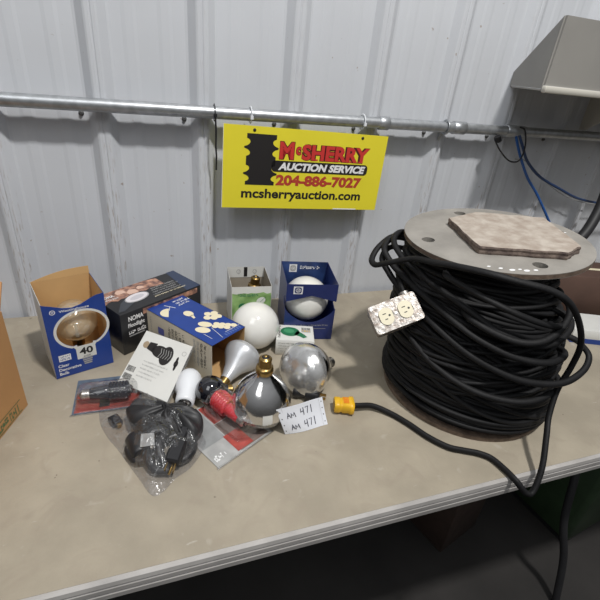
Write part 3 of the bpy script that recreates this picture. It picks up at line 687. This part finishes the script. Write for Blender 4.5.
# green floral carton, open, with a bulb standing base-up in it
def green_carton():
    t = thing('green_floral_carton', 'open white and green bulb carton standing behind the opal globe', 'box', (.235,-.12,0), 'bulb cartons on the table')
    u = V((.104,-.008,0)).normalized(); f = Fr((.1785,-.1725,.001), u, (-u.y,u.x,0)); w, d, h = .106, .124, .140
    b = MB(); carton_base(f, w, d, h, CWHITE, CARTSHADE, b); b.box(f,0,w,0,.0008,0,h,CWHITE); b.rect(Fr(f(w,.0008,0),-f.u,f.w),0,w,0,h,.0003,CARTSHADE)
    fs = Fr(f(0,0,0), f.u, f.w)
    q = [(.003,.0),(w-.001,0),(w-.001,.112)] + [(w-.002-k*.0102,.121+.006*noise.noise(V((k*1.7,0,0)))) for k in range(11)]
    b.poly(fs, q, .0004, CGREEN)
    b.poly(fs, ell(.078,.098,.013,.010,16,.6), .0007, CWHITE); b.tube([fs(.07,.088,.0006),fs(.09,.108,.0006)],.0006,DGREEN,4)
    b.text(fs,'~Full Spectrum',.018,.070,.112,.121,.0008,DGREEN,.01); b.poly(fs, ell(.030,.082,.011,.010,20), .0007, DGREEN)
    b.text(fs,'~Grow Light',.045,.092,.060,.070,.0008,CWHITE,.02)
    # printed white band inside the back wall, above the colour that carries the shade
    fb = Fr(f(0,d-.0012,0), f.u, f.w); b.rect(fb, .0,w,.108,.140,.0006,CWHITE); b.rect(fb,.047,.057,.110,.140,.0009,INK)
    for x in (.032,.078):
        b.poly(fb, ell(x,.126,.006,.007,14), .0009, GREYINK,0,[ell(x,.126,.0045,.0055,14)]); b.tube([fb(x,.118,.0009),fb(x+.002,.130,.0009)],.0005,GREYINK,4)
    b.build('carton_body', t)
    g = thing('reflector_bulb', 'reflector light bulb with brass base pointing up inside the green carton', 'light bulb', tuple(f(.058,.062,.01)), 'bulbs standing in open cartons')
    ax = V((.10,-.06,1)).normalized(); o = f(.058,.066,.008); b = MB()
    b.lathe(axisframe(o, ax), [(.001,0),(.030,.002),(.041,.010),(.0445,.022),(.042,.040),(.033,.062),(.022,.084),(.0165,.100)], PEARL, 36); b.build('glass_body', g)
    screw_base(g, o+ax*.098, ax, BRASS, collar=.012)
green_carton()

# navy carton with cut window and big white globe
def navy_carton():
    t = thing('navy_globe_carton', 'tall navy carton with a cut window holding a white globe bulb', 'box', (.39,-.16,0), 'bulb cartons on the table')
    u = V((.133,-.023,0)).normalized(); f = Fr((.310,-.226,.001), u, (-u.y,u.x,0)); w, d, h = .135, .142, .168; th = .0009
    b = MB(); carton_base(f, w, d, h, NAVY, NAVY, b, left=False, right=False, bottom=True)
    fs = Fr(f(0,0,0), f.u, f.w)
    # side walls follow the window cut at their front edge
    for x, xn in ((0,th),(w-th,w)):
        fr2 = Fr(f(xn,0,0), f.v, f.w)
        b.poly(fr2, [(0,0),(d,0),(d,h),(0,h),(0,.126),(.030,.120),(.030,.100),(0,.092)], 0, NAVY, th)
    b.poly(fs, [(0,0),(w,0),(w,.096)]+[(w-(w)*k/14, .096-.042*math.sin(PI*k/14)**.8) for k in range(1,14)]+[(0,.096)], th, NAVY, th)
    b.poly(fs, [(0,.117),(w*.5,.135),(w,.118),(w,h),(0,h)], th, NAVY, th)
    lg = [(.018,.140),(.042,.140),(.042,.162),(.018,.162)]
    b.poly(fs, lg, .0013, WHITE); b.poly(fs, rrect(.021,.039,.1425,.1595,.005), .0016, NAVY); b.poly(fs, ell(.030,.151,.0065,.0062,20), .0019, WHITE, 0, [ell(.030,.151,.0053,.005,20)])
    b.text(fs, 'GE', .0262,.0340,.1478,.1543,.0019, WHITE, .02)
    b.text(fs, '~Soft White Globe', .015,.12,.043,.0475,.0013, GREYCARD, .0); b.rect(fs, .02,.115,.034,.0352,.0013,GREYINK)
    # shiny logo band inside the back wall
    fb = Fr(f(0,d-.001,0), f.u, f.w); b.rect(fb, .004,w-.004,.100,h,.0006,NAVYIN)
    b.poly(fb, [(.024,.136),(.046,.136),(.046,.160),(.024,.160)], .0009, WHITE); b.poly(fb, rrect(.027,.043,.139,.157,.005), .0012, GREYCARD); b.text(fb,'GE',.030,.040,.144,.152,.0015,WHITE,.02)
    b.text(fb, '~Globe 60', .055,.112,.146,.156,.0009, WHITE, .02)
    b.build('carton_body', t)
    g = thing('white_globe_bulb', 'white globe bulb resting inside the tall navy carton', 'light bulb', tuple(f(w/2,.066,.03)), 'bulbs standing in open cartons')
    c = f(w/2-.002,.0645,.093); b = MB(); b.sphere(c, .0625, OPAL, 32, .97); b.build('glass', g)
    screw_base(g, c-V((0,-.008,.060)), (0,.08,-1), STEEL, L=.022)
navy_carton()

# small white carton with a green bulb picture
def small_carton():
    t = thing('green_bulb_carton', 'small white carton with a green bulb picture behind the silver bulb', 'box', (.32,-.27,0), 'bulb cartons on the table')
    u = V((.091,-.026,0)).normalized(); f = Fr((.272,-.289,.0005), u, (-u.y,u.x,0)); w, d, h = .098, .072, .046
    b = MB(); b.box(f,0,w,0,d,0,h,CWHITE,.001); ft = Fr(f(0,0,h),f.u,f.v); z = .0005
    b.poly(ft, ell(.036,.040,.025,.021,28,-.1), z, DGREEN); b.poly(ft, ell(.033,.043,.014,.010,22,-.1), z+.0002, mat('print_leaf_green',(.06,.28,.13),.4))
    b.poly(ft, [(.055,.046),(.072,.030),(.080,.018),(.070,.012),(.060,.020),(.046,.026)], z, DGREEN)
    b.rect(ft, .066,.090,.040,.062,z,GREYCARD); b.text(ft, '~SAVE', .068,.088,.052,.060,z+.0003,INK,.02); b.text(ft,'~25 W',.068,.088,.042,.050,z+.0003,YPLUG,.03)
    tv = Fr(ft(.008,.004,z), f.v, -f.u); b.text(tv, '~GREEN LIGHT BULB', .006,.062,-.003,.003,0,INK,.02)
    fs = Fr(f(0,0,0), f.u, f.w)
    for k in range(4): b.text(fs, ('~Party bulb','~Colour glass','~60 watts','~Standard')[k], .006,.05,.034-.008*k,.038-.008*k,.0004,GREYCARD,0)
    tag(b.build('carton_body', t), None, None)
small_carton()

# ---------------------------------------------------------------- loose bulbs
g = thing('opal_globe_bulb', 'large opal white globe bulb lying in front of the green carton', 'light bulb', (.228,-.236,0), 'loose bulbs on the table')
c = V((.229,-.240,.0622)); ax = V((-.45,-.55,-.62)).normalized(); ax = V((.62,.35,-.55)).normalized()
b = MB(); b.sphere(c, .0612, OPAL, 32); b.build('glass', g)
ax = V((.86,.30,-.42)).normalized()
b = MB(); b.lathe(axisframe(c+ax*.055, ax), [(.024,0),(.017,.006),(.014,.010)], OPAL, 24, False); b.build('neck', g)

# frosted silver reflector bulb, face towards the globe
g = thing('frosted_flood_bulb', 'frosted silver reflector flood bulb lying between carton and opal globe', 'light bulb', (.15,-.36,0), 'loose bulbs on the table')
o = V((.1200,-.404,.024)); hd = V((.1765,-.3380,.0465)); ax = (hd-o).normalized()
b = MB(); L_ = (hd-o).length
b.lathe(axisframe(o+ax*.012, ax), [(.0128,0),(.0135,.010),(.018,.022),(.0215,.034),(.031,.050),(.0405,.064),(.0440,.076),(.0440,.082),(.039,.090),(.026,.096),(.001,.099)], PEARL, 40); b.build('glass_body', g)
screw_base(g, o+ax*.013, -ax, BRASS, r=.0125, L=.022)

# black globe
g = thing('black_light_bulb', 'small glossy black globe bulb between white bulb and heat lamp', 'light bulb', (.09,-.43,0), 'loose bulbs on the table')
c = V((.0895,-.430,.0335)); b = MB(); b.sphere(c, .0315, BLKGLASS, 28)
ax = V((.95,.20,-.30)).normalized(); b.lathe(axisframe(c+ax*.025, ax), [(.019,0),(.0145,.006),(.0125,.012)], BLKGLASS, 24, False); b.build('glass', g)
screw_base(g, c+ax*.035, ax, BRASS, r=.0120, L=.018)

# white compact bulb, open socket end towards the viewer
g = thing('white_compact_bulb', 'white compact bulb with its metal base end facing forward beside the black bulb', 'light bulb', (.045,-.41,0), 'loose bulbs on the table')
o = V((.0335,-.449,.0225)); ax = (V((.0560,-.362,.033))-o).normalized(); b = MB()
b.lathe(axisframe(o, ax), [(.0150,.0),(.0185,.001),(.0198,.006),(.0200,.018),(.0205,.026),(.0245,.034),(.0268,.046),(.0268,.062),(.0245,.076),(.018,.086),(.008,.091),(.0005,.092)], WPL, 36, False); b.lathe(axisframe(o, ax), [(.0150,0),(.0142,.012),(.001,.0125)], WPL, 30, False)
b.build('housing', g)
screw_base(g, o+ax*.0125, -ax, STEEL, r=.0105, L=.015)
b = MB(); f = axisframe(o, ax)
for k in range(4):
    a = k*PI/2+.5; b.tube([f(.0125*math.cos(a),.0125*math.sin(a),.010), f(.0125*math.cos(a),.0125*math.sin(a),-.003)], .0015, STEEL, 6)
b.build('contact_pins', g)

# silvered heat lamps
def heat_lamp(o, axis, label, base_mt, face=CLRGLASS, inner=True):
    """o is the centre of the face, axis runs towards the base"""
    g = thing('heat_lamp_bulb', label, 'light bulb', tuple(o), 'silvered heat lamps'); ax = V(axis).normalized(); f = axisframe(o, ax)
    b = MB(); b.lathe(f, [(.001,.0),(.025,.002),(.044,.008),(.0565,.018),(.0620,.030),(.0626,.036)], face, 56, False); b.build('face_glass', g)
    b = MB(); b.lathe(f, [(.0626,.036),(.0617,.044),(.0588,.056),(.0535,.069),(.0455,.082),(.0355,.094),(.0250,.104),(.0180,.112),(.0150,.118),(.0145,.124)], MIRROR, 56, False); b.build('silvered_body', g)
    if inner: b = MB(); b.lathe(f, [(.012,.020),(.016,.035),(.012,.050),(.006,.07)], mat('lamp_filament_disc',(.06,.06,.06),.3,.6), 20); b.build('inner_stem', g)
    screw_base(g, o+ax*.118, ax, base_mt, r=.0132, L=.024, collar=.014)
    return g, f
g, f = heat_lamp(V((.1850,-.4930,.0006)), (.02,-.02,1), 'upright clear and silver heat lamp bulb with brass base pointing up', BRASS)
b = MB()
for k in range(10):
    pass
rings = []
for a in range(7):
    th = math.radians(-96 + 18*a/6*1.0) ; rings.append([(.1850+r*math.cos(th-.08), -.4930+r*math.sin(th-.08), z) for r, z in ((.0632,.034),(.0634,.040),(.0626,.047),(.0606,.056))])
b.loft(rings, CWHITE, False, True, False); b.build('paper_sticker', g)
heat_lamp(V((.2700,-.4440,.0640)), (V((.405,-.362,.013))-V((.2700,-.4440,.0640))), 'silver heat lamp bulb lying on its side with its base towards the wall', STEEL, LENS, False)

# black socket adapter lying behind the tag
g = thing('socket_adapter', 'black plastic socket adapter lying between paper tag and side-lying silver bulb', 'adapter', (.295,-.465,0))
f = Fr((.272,-.448,.0150), (.05,-.028,0), (.028,.05,0)); b = MB()
b.lathe(Fr(f(0,0,0), f.v, f.w), [(.0125,0),(.0145,.002),(.0145,.014),(.012,.016),(.012,.030)], BLACKP, 24); b.build('collar', g)
b = MB(); b.box(f, .028,.060,-.017,.017,-.0148,.014,BLACKP,.004); b.box(f, .035,.045,.010,.024,-.012,.016,BLACKP,.002); b.build('body', g)
b = MB()
for y in (-.006,.006): b.box(f, .060,.074,y-.0008,y+.0008,-.004,.003,BRASS)
b.build('prong', g)

# hand-written lot tag, feed-strip paper, leaning on the lamps
def paper_tag():
    tl, tr, br, bl = V((.2010,-.5490,.0640)), V((.3110,-.5190,.0500)), V((.3180,-.5510,.0008)), V((.2220,-.5560,.0008))
    nx, ny = 22, 12; b = MB(); P_ = []
    def S_(u, v, h=0):
        p = (bl.lerp(br,u)).lerp(tl.lerp(tr,u), v); n = (br-bl).cross(tl-bl).normalized()
        w = .0022*math.sin(u*5)+.0016*math.sin(v*4+u*3)
        return p + n*(w+h)
    class F2:
        u = v = w = None
        def __call__(s, x, y, z=0): return S_(x, y, z)
    F_ = F2()
    for side, hh in ((1,0),(-1,-.0003)):
        vs = [S_(i/nx, j/ny, hh) for j in range(ny+1) for i in range(nx+1)]
        fs = [(j*(nx+1)+i, j*(nx+1)+i+1, (j+1)*(nx+1)+i+1, (j+1)*(nx+1)+i) for j in range(ny) for i in range(nx)]
        b.add(vs, [q[::side] for q in fs], PAPER, True)
    for k in range(4):
        for x in (.045,.955): b.poly(F_, ell(x,.14+k*.24,.011,.022,10), .0006, INK)
    b.rect(F_, .094,.098,.0,1,.0004,GREYCARD); b.rect(F_, .902,.906,.0,1,.0004,GREYCARD)
    def stroke(pts, r=.0006):
        b.tube([S_(x,y,.0007) for x,y in pts], r, PENCIL, 5)
    for y0 in (.60,.16):
        for ch, pts in (('A',[(.16,0),(.19,.20),(.225,.02)]),('a',[(.165,.08),(.22,.09)]),('M',[(.245,0),(.255,.16),(.29,.06),(.32,.17),(.335,0)]),
                        ('4',[(.475,.22),(.46,.10),(.53,.12)]),('4b',[(.53,.24),(.52,-.02)]),('7',[(.575,.22),(.64,.24),(.60,0)]),('1',[(.71,.26),(.70,-.02)])):
            stroke([(x+.02*(y0<.3), y0+y) for x, y in pts], .0008)
    tag(b.build('paper_tag'), 'white hole-edged paper tag with handwritten lot numbers leaning on the heat lamp', 'tag')
paper_tag()

# ---------------------------------------------------------------- blister packs
def spiral(b, f, r, L, turns, tr, mt, x0=0):
    for s_ in (0, PI):
        pts = []
        n = int(turns*26)
        for i in range(n+1):
            a = 2*PI*turns*i/n + s_; x = x0 + L*i/n; rr = r*(1 if i < n*.86 else max(.25, 1-(i-n*.86)/(n*.14)*.8))
            pts.append(f(x, rr*math.cos(a), rr*math.sin(a)))
        b.tube(pts, tr, mt, 8)
def dome(b, f, x0, x1, y0, y1, h, mt, r=.012):
    rings = []
    for ins, z in ((-.004,.0004),(0,.0006),(.001,h*.25),(.003,h*.6),(.007,h*.85),(.013,h*.98),(.019,h)):
        rings.append([f(x,y,z) for x,y in rrect(x0+ins,x1-ins,y0+ins,y1-ins,max(r-ins*.3,.004),6)])
    n = len(rings[0]); b.loft(rings, mt, False, True); b.add(rings[-1], [tuple(range(n))], mt)
def cfl(o, u, v, mt, label, k=1., cr=.0165, ct=.0052):
    g = thing('spiral_fluorescent_bulb', label, 'light bulb', tuple(o), 'spiral bulbs in blister packs'); f = Fr(o, u, v)
    b = MB(); spiral(b, f, cr*k, .044*k, 3.2, ct*k, mt, .046*k); b.build('spiral_tube', g)
    b = MB(); b.lathe(axisframe(f(.004*k,0,0), f.u), [(.012*k,0),(.014*k,.005*k),(.0150*k,.016*k),(.0165*k,.028*k),(.0175*k,.036*k),(.0150*k,.041*k)], mt, 28); b.build('ballast', g)
    screw_base(g, f(.006*k,0,0), -f.u, STEEL, r=.0125*k, L=.022*k)
    return g
# left pack: dark spiral bulb on a red and slate card
g = thing('blister_pack', 'clear blister pack with black spiral bulb on red and slate card at left', 'blister pack', (-.12,-.36,0), 'bulb blister packs on the table')
f = Fr((-.184,-.412,.002), (.129,-.001,0), (.001,.1,.0)); b = MB()
b.box(f, 0,.132,0,.108,-.0014,0,BLUECARD); b.rect(f, .004,.120,.046,.062,.0004,REDCARD); b.rect(f,.004,.128,.003,.044,.0004,REDCARD); b.rect(f,.040,.125,.07,.1,.0004,BLUECARD)
b.text(f,'~BLACK LIGHT',.040,.10,.086,.095,.0006,GREYCARD,.02); b.rect(f,.05,.07,.012,.040,.0006,CBLACK)
b.build('card', g)
b = MB(); dome(b, f, .006,.128,.004,.062,.040,BLISTER); b.box(f,-.003,.135,-.004,.0,-.0014,.0008,BLISTER); b.build('blister', g)
cfl(f(.030,.031,.0225), (1,-.01,.0), (0,1,0), CFLBLK, 'black spiral bulb inside the left blister pack beside the plastic bag', .92)

# right pack: red spiral bulb
g = thing('blister_pack', 'clear blister pack holding a red spiral bulb in front of the heat lamp', 'blister pack', (.09,-.51,0), 'bulb blister packs on the table')
f = Fr((.006,-.476,.002), (.118,.066,0), (.045,-.145,0)); f.w = V((0,0,1)) ; b = MB()
# local x runs from back left to the upper corner, y runs forward along the pack
CW, CL = .135, .152
b.box(f, 0,CW,0,CL,-.0014,0,GREYCARD); b.rect(f,.060,.128,.004,.060,.0004,REDCARD); b.rect(f,.004,.056,.004,.10,.0004,mat('card_mid_grey',(.30,.31,.31),.45,0,.2,40)); b.rect(f,.058,.128,.062,.148,.0004,mat('card_brown_grey',(.20,.15,.13),.4,0,.3,40)); b.rect(f,.052,.090,.098,.146,.0006,REDCARD)
b.text(Fr(f(.006,.148,0), f.u, -f.v), '~13W', .0,.026,.008,.022,.0008,WHITE,.02)
for k in range(3): b.rect(f,.006,.028,.108+.006*k,.110+.006*k,.0008,GREYINK)
b.build('card', g)
b = MB(); dome(b, f, .062,.125,.006,.137,.052,BLISTER,.022); b.box(f,-.003,CW+.003,CL-.002,CL+.003,-.0014,.001,BLISTER); b.box(f,CW-.002,CW+.003,0,CL,-.0014,.001,BLISTER); b.build('blister', g)
p0 = f(.094,.104,.0235); p1 = f(.094,.015,.0285)
cfl(p0, p1-p0, f.u, REDPL, 'red spiral fluorescent bulb inside the blister pack by the heat lamp', .90, .0195, .0062)

# white card pack turned face down, leaning on the blue carton
g = thing('blister_pack', 'white backed blister pack with black bulb picture leaning on the blue carton', 'blister pack', (-.03,-.33,0), 'bulb blister packs on the table')
TLc, TRc, BLc = V((-.036,-.223,.062)), V((.063,-.322,.071)), V((-.099,-.338,.014))
f = Fr(BLc, TRc-TLc, TLc-BLc); CW, CL = (TRc-TLc).length, (TLc-BLc).length+.004; b = MB()
f.v = (TLc-BLc).normalized()
b.box(f, 0,CW,0,CL,-.0012,0,CWHITE); z = .0005
# printed black lamp picture
b.poly(f, ell(.020,.108,.0085,.0095,18), z, mat('print_bronze',(.35,.27,.18),.4)); b.poly(f, [(.026,.099),(.046,.094),(.050,.120),(.028,.118)], z+.0002, INK)
b.poly(f, ell(.066,.102,.024,.016,24,-.05), z+.0002, INK); b.poly(f, ell(.086,.098,.017,.025,24,-.05), z+.0003, INK)
for k in range(5): b.tube([f(.066+.007*k,.088,z+.0006), f(.070+.007*k,.100,z+.0006), f(.066+.007*k,.112,z+.0006)], .0007, GREYCARD, 4)
b.poly(f, ell(.119,.088,.0055,.009,16), z+.0001, INK); b.poly(f, ell(.118,.098,.003,.008,12), z+.0001, INK); b.poly(f, ell(.120,.078,.003,.008,12), z+.0001, INK)
for k in range(5): b.text(f, ('~Black light bulb 13 watt','~Ampoule lumiere noire','~Replaces 60 watt bulbs','~Indoor use only','~Made for lamps')[k], .036,.105-.006*k,.066-.0095*k,.070-.0095*k,z,GREYCARD,0)
x = .006
random.seed(3)
for k in range(2):
    yy = .012+.020*k; x = .004
    while x < .026:
        wd = random.choice((.0006,.001,.0015)); b.rect(f, x,x+wd,yy,yy+.014,z,INK); x += wd+random.choice((.0006,.001))
b.poly(f, ell(.128,.118,.006,.006,14), z, GREYCARD, 0, [ell(.128,.118,.0048,.0048,14)])
b.build('card', g)
b = MB(); fd = Fr(f(0,0,-.0014), f.u, f.v); fd.w = -f.w
dome(b, fd, .012,CW-.020,.030,.100,.012,BLISTER,.014); b.box(f,-.003,CW+.005,-.003,.0,-.0014,.0004,BLISTER); b.box(f,CW,CW+.005,0,CL,-.0014,.0004,BLISTER); b.build('blister', g)

# ---------------------------------------------------------------- clear bag with black fittings
OUT = [(-.134,-.408),(-.128,-.45),(-.112,-.49),(-.094,-.522),(-.075,-.560),(-.055,-.600),(-.036,-.636),(-.018,-.634),(.004,-.612),(.030,-.596),(.050,-.572),(.066,-.545),(.060,-.520),(.066,-.495),(.056,-.476),(.030,-.474),(.006,-.462),(-.020,-.425),(-.040,-.405),(-.075,-.395),(-.105,-.398)]
def bag():
    cx, cy = -.028, -.510; n = 96; outl = smoothpath([(x,y,0) for x,y in OUT+OUT[:1]], 10)
    m_ = len(outl)-1; outl = outl[:m_]
    rings = []; K = 14
    for j in range(K+1):
        s_ = 1 - j/K*.97
        ring = []
        for i, p in enumerate(outl):
            x = cx+(p.x-cx)*s_; y = cy+(p.y-cy)*s_
            q = 1-s_
            z = .0015 + .078*(1-(1-min(q*1.15,1))**2)**.75 * (1 - .25*q)
            z *= .80 + .28*noise.noise(V((x*26,y*26,.3))) + .0
            z += (.010*abs(noise.noise(V((x*60,y*60,2.0)))) + .007*noise.noise(V((x*130,y*130,4))))*min(1,q*4)
            # the empty front and left margins lie flat
            mar = min(1, max(0, ((x+.10)/.05)))*1.0
            z *= .35+.65*mar
            fr_ = min(1, max(0, (y+.625)/.06)); z *= .3+.7*fr_
            ring.append((x, y, max(z, .0012)))
        rings.append(ring)
    b = MB(); b.loft(rings, BAG, False, True); b.add(rings[-1], [tuple(range(m_))], BAG)
    b.add([(p[0],p[1],.0008) for p in rings[0]], [tuple(range(m_))[::-1]], BAG)
    tag(b.build('plastic_bag'), 'crumpled clear plastic bag holding black cord fittings at the front', 'plastic bag')
bag()
# black lamp holder, bulky
g = thing('lamp_holder', 'bulky black lamp holder inside the clear plastic bag, towards the back', 'lamp holder', (.0,-.47,.002))
f = Fr((-.070,-.455,.019), (1,-.12,.05), (0,1,0)); b = MB()
b.lathe(Fr(f(0,0,0), f.v, f.w), [(.012,0),(.017,.003),(.017,.03),(.021,.034),(.021,.060),(.0155,.066),(.0155,.100),(.009,.108)], BLACKP, 28); b.build('socket', g)
b = MB(); q = [(-.079,-.455),(-.068,-.430),(-.045,-.424),(-.020,-.440),(.005,-.470),(.040,-.484),(.060,-.496),(.064,-.520),(.050,-.548),(.028,-.556),(.010,-.530),(-.012,-.505),(-.040,-.500),(-.068,-.495)]
q = [(p.x,p.y) for p in smoothpath([(a,c,0) for a,c in q+q[:1]],5)[:-1]]; mx_, my_ = .0, -.484; rings = []
for sc, z in ((.80,.006),(.94,.012),(1,.022),(.97,.033),(.86,.042),(.66,.048),(.40,.051),(.15,.052)):
    rings.append([(mx_+(x-mx_)*sc, my_+(y-my_)*sc, z+(.016*noise.noise(V((x*34,y*34,sc*.6)))+.006*noise.noise(V((x*90,y*90,sc))) if z > .02 else 0)) for x,y in q])
b.loft(rings, mat('black_rubber_matte',(.022,.022,.024),.5,0,.2,30,.5,40), True, True); b.build('cover', g)
# black cord set with plug
g = thing('cord_set', 'coiled black cord with brass plug pins inside the clear bag, at the front', 'cord', (-.01,-.55,.002))
b = MB(); b.tube(smoothpath([(.03,-.565,.010),(-.01,-.515,.010),(-.05,-.515,.012),(-.072,-.535,.012),(-.058,-.565,.012),(-.03,-.56,.016),(-.01,-.535,.020),(.02,-.53,.020),(.040,-.55,.014),(.030,-.575,.012),(.005,-.585,.012),(-.015,-.578,.014),(-.02,-.55,.026),(-.005,-.525,.030),(-.03,-.52,.030),(-.045,-.545,.024),(-.03,-.59,.014),(-.005,-.60,.012)]), .0075, BLACKP, 10, 1.2)
b.build('cord', g)
b = MB(); f = Fr((.018,-.555,.030), (-.45,-1,-.22), (1,-.35,0)); b.box(f, 0,.045,-.014,.014,-.010,.010,BLACKP,.004); b.box(f, -.03,.0,-.008,.008,-.007,.007,BLACKP,.003); b.build('plug_body', g)
b = MB(); b.box(f,.045,.060,-.008,-.0065,-.004,.004,BRASS); b.box(f,.045,.060,.0065,.008,-.004,.004,BRASS); b.tube([f(.045,0,-.006),f(.062,0,-.006)],.0024,BRASS,10); b.build('plug_pins', g)
b = MB(); f = Fr((-.058,-.535,.020), (.3,-1,0), (1,.3,.2)); b.lathe(Fr(f(0,0,0), f.v, f.w), [(.014,-.02),(.017,-.016),(.017,.024),(.013,.028)], BLACKP, 24)
tag(b.build('round_connector'), 'round black connector inside the left side of the clear bag', 'connector')
b = MB(); f = Fr((-.100,-.452,.0085), (.5,-1,0), (1,.5,0)); b.box(f,-.014,.014,-.010,.010,-.0065,.0055,BLACKP,.003); b.box(f,.014,.020,-.004,.004,-.003,.003,BRASS)
tag(b.build('small_clip'), 'small black clip in the back left corner of the clear bag', 'clip')
b = MB(); f = Fr((-.034,-.545,.0375), (1,.2,.0), (-.2,1,-.1)); b.poly(f, [(-.020,-.012),(.004,-.018),(.010,.014),(-.012,.022)], 0, GREYCARD, .0006)
tag(b.build('instruction_slip'), 'small folded pale slip lying among the cords in the clear bag', 'paper')

# ---------------------------------------------------------------- corrugated box at left
t = thing('cardboard_box', 'large brown cardboard box with green print cut off by the left edge', 'box', (-.42,-.40,0))
u = V((-.029,-.089,0)).normalized(); v = V((-u.y*-1, 0, 0)); f = Fr((-.270,-.361,.0005), u, (-.95,.31,0)); w, d, h = .30, .30, .222
b = MB(); th = .004
f.w = V((0,0,1))
b.box(f,0,w,0,th,0,h,KRAFT); b.box(f,0,w,d-th,d,0,h,KRAFT); b.box(f,0,th,th,d-th,0,h,KRAFT); b.box(f,w-th,w,th,d-th,0,h,KRAFT); b.box(f,0,w,th,d-th,.0002,.004,KRAFT)
fs = Fr(f(0,0,0), -f.u, (0,0,1)); fs = Fr(f(w,0,0), -f.u, (0,0,1))
G_ = mat('print_box_green',(.10,.17,.07),.7)
b.rect(fs, w-.098,w-.018,.030,.0315,.0006,G_); b.rect(fs, w-.098,w-.018,.004,.0055,.0006,G_)
b.text(fs, '~PRODUCE', w-.096,w-.020,.008,.026,.0006,G_,.03)
b.build('box_body', t)
b = MB(); q = [V((-.272,-.359,.2225)),V((-.44,-.305,.2225)),V((-.44,-.245,.252)),V((-.283,-.282,.240))]
b.loft([q, [p+V((0,-.0012,.004)) for p in q]], KRAFT, True, False); b.build('top_flap', t)

# ---------------------------------------------------------------- clutter behind the reel at right
t = thing('brown_carton', 'dim brown carton standing on the table behind the right side of the reel', 'box', (1.33,-.20,0))
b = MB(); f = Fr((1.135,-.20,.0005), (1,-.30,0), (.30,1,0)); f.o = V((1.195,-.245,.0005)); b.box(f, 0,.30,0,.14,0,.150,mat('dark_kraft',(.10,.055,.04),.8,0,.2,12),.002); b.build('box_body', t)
b = MB(); b.rect(Fr(f(0,0,.1503),f.u,f.v),.02,.28,.062,.078,0.0004,PALEY); b.build('tape', t)
t = thing('white_blue_carton', 'white and blue carton lying at the right edge behind the reel', 'box', (1.24,-.38,0))
b = MB(); f = Fr((1.165,-.395,.0005), (.93,-.36,0), (.36,.93,0)); b.box(f,0,.20,0,.11,0,.045,CWHITE,.001); b.box(f,-.0006,.2006,-.0006,.1106,.0,.016,BLUE); b.build('carton_body', t)
b = MB(); b.lathe(axisframe((1.14,-.26,.0), (0,0,1)), [(.034,0),(.036,.01),(.036,.19),(.030,.20),(.020,.205),(.020,.23),(.005,.232)], BLACKP, 24)
tag(b.build('spray_can'), 'black can standing on the table behind the reel flange at right', 'can')

# ---------------------------------------------------------------- light
def area(name, loc, target, sx, sy, power, col):
    l = bpy.data.lights.new(name,'AREA'); l.shape = 'RECTANGLE'; l.size = sx; l.size_y = sy; l.energy = power; l.color = col
    o = bpy.data.objects.new(name, l); COL.objects.link(o); o.location = loc
    o.rotation_euler = (V(target)-V(loc)).to_track_quat('-Z','Y').to_euler(); return o
tgt = V((.35,-.1,.3)); d = V((.10,-.52,.97)).normalized()
area('ceiling_lamp', tgt+d*2.9, tgt, .20, .16, 72, (1,.98,.95))
area('fill_light', (-1.2,-2.2,2.9), (.2,-.4,0), 1.3, 1.9, 24, (.97,.99,1))  # added broad fill from upper left, for reflections and softer rib flanks
w = bpy.data.worlds.new('shop_air'); S.world = w; w.use_nodes = True; nt = w.node_tree; bg = nt.nodes['Background']
tc = nt.nodes.new('ShaderNodeTexCoord'); sp = nt.nodes.new('ShaderNodeSeparateXYZ'); rp = nt.nodes.new('ShaderNodeValToRGB'); mr = nt.nodes.new('ShaderNodeMapRange')
mr.inputs[1].default_value = -1; nt.links.new(tc.outputs['Generated'], sp.inputs[0]); nt.links.new(sp.outputs['Z'], mr.inputs[0]); nt.links.new(mr.outputs[0], rp.inputs[0])
rp.color_ramp.elements[0].position = .30; rp.color_ramp.elements[0].color = (.03,.028,.026,1); rp.color_ramp.elements[1].position = .85; rp.color_ramp.elements[1].color = (.72,.74,.77,1)
e = rp.color_ramp.elements.new(.52); e.color = (.20,.20,.20,1)
nt.links.new(rp.outputs[0], bg.inputs['Color']); bg.inputs['Strength'].default_value = .46
S.view_settings.view_transform = 'Standard'; S.view_settings.look = 'None'; S.view_settings.gamma = 1; S.view_settings.exposure = 0
for o in bpy.data.objects:
    if '_w' in o: del o['_w']
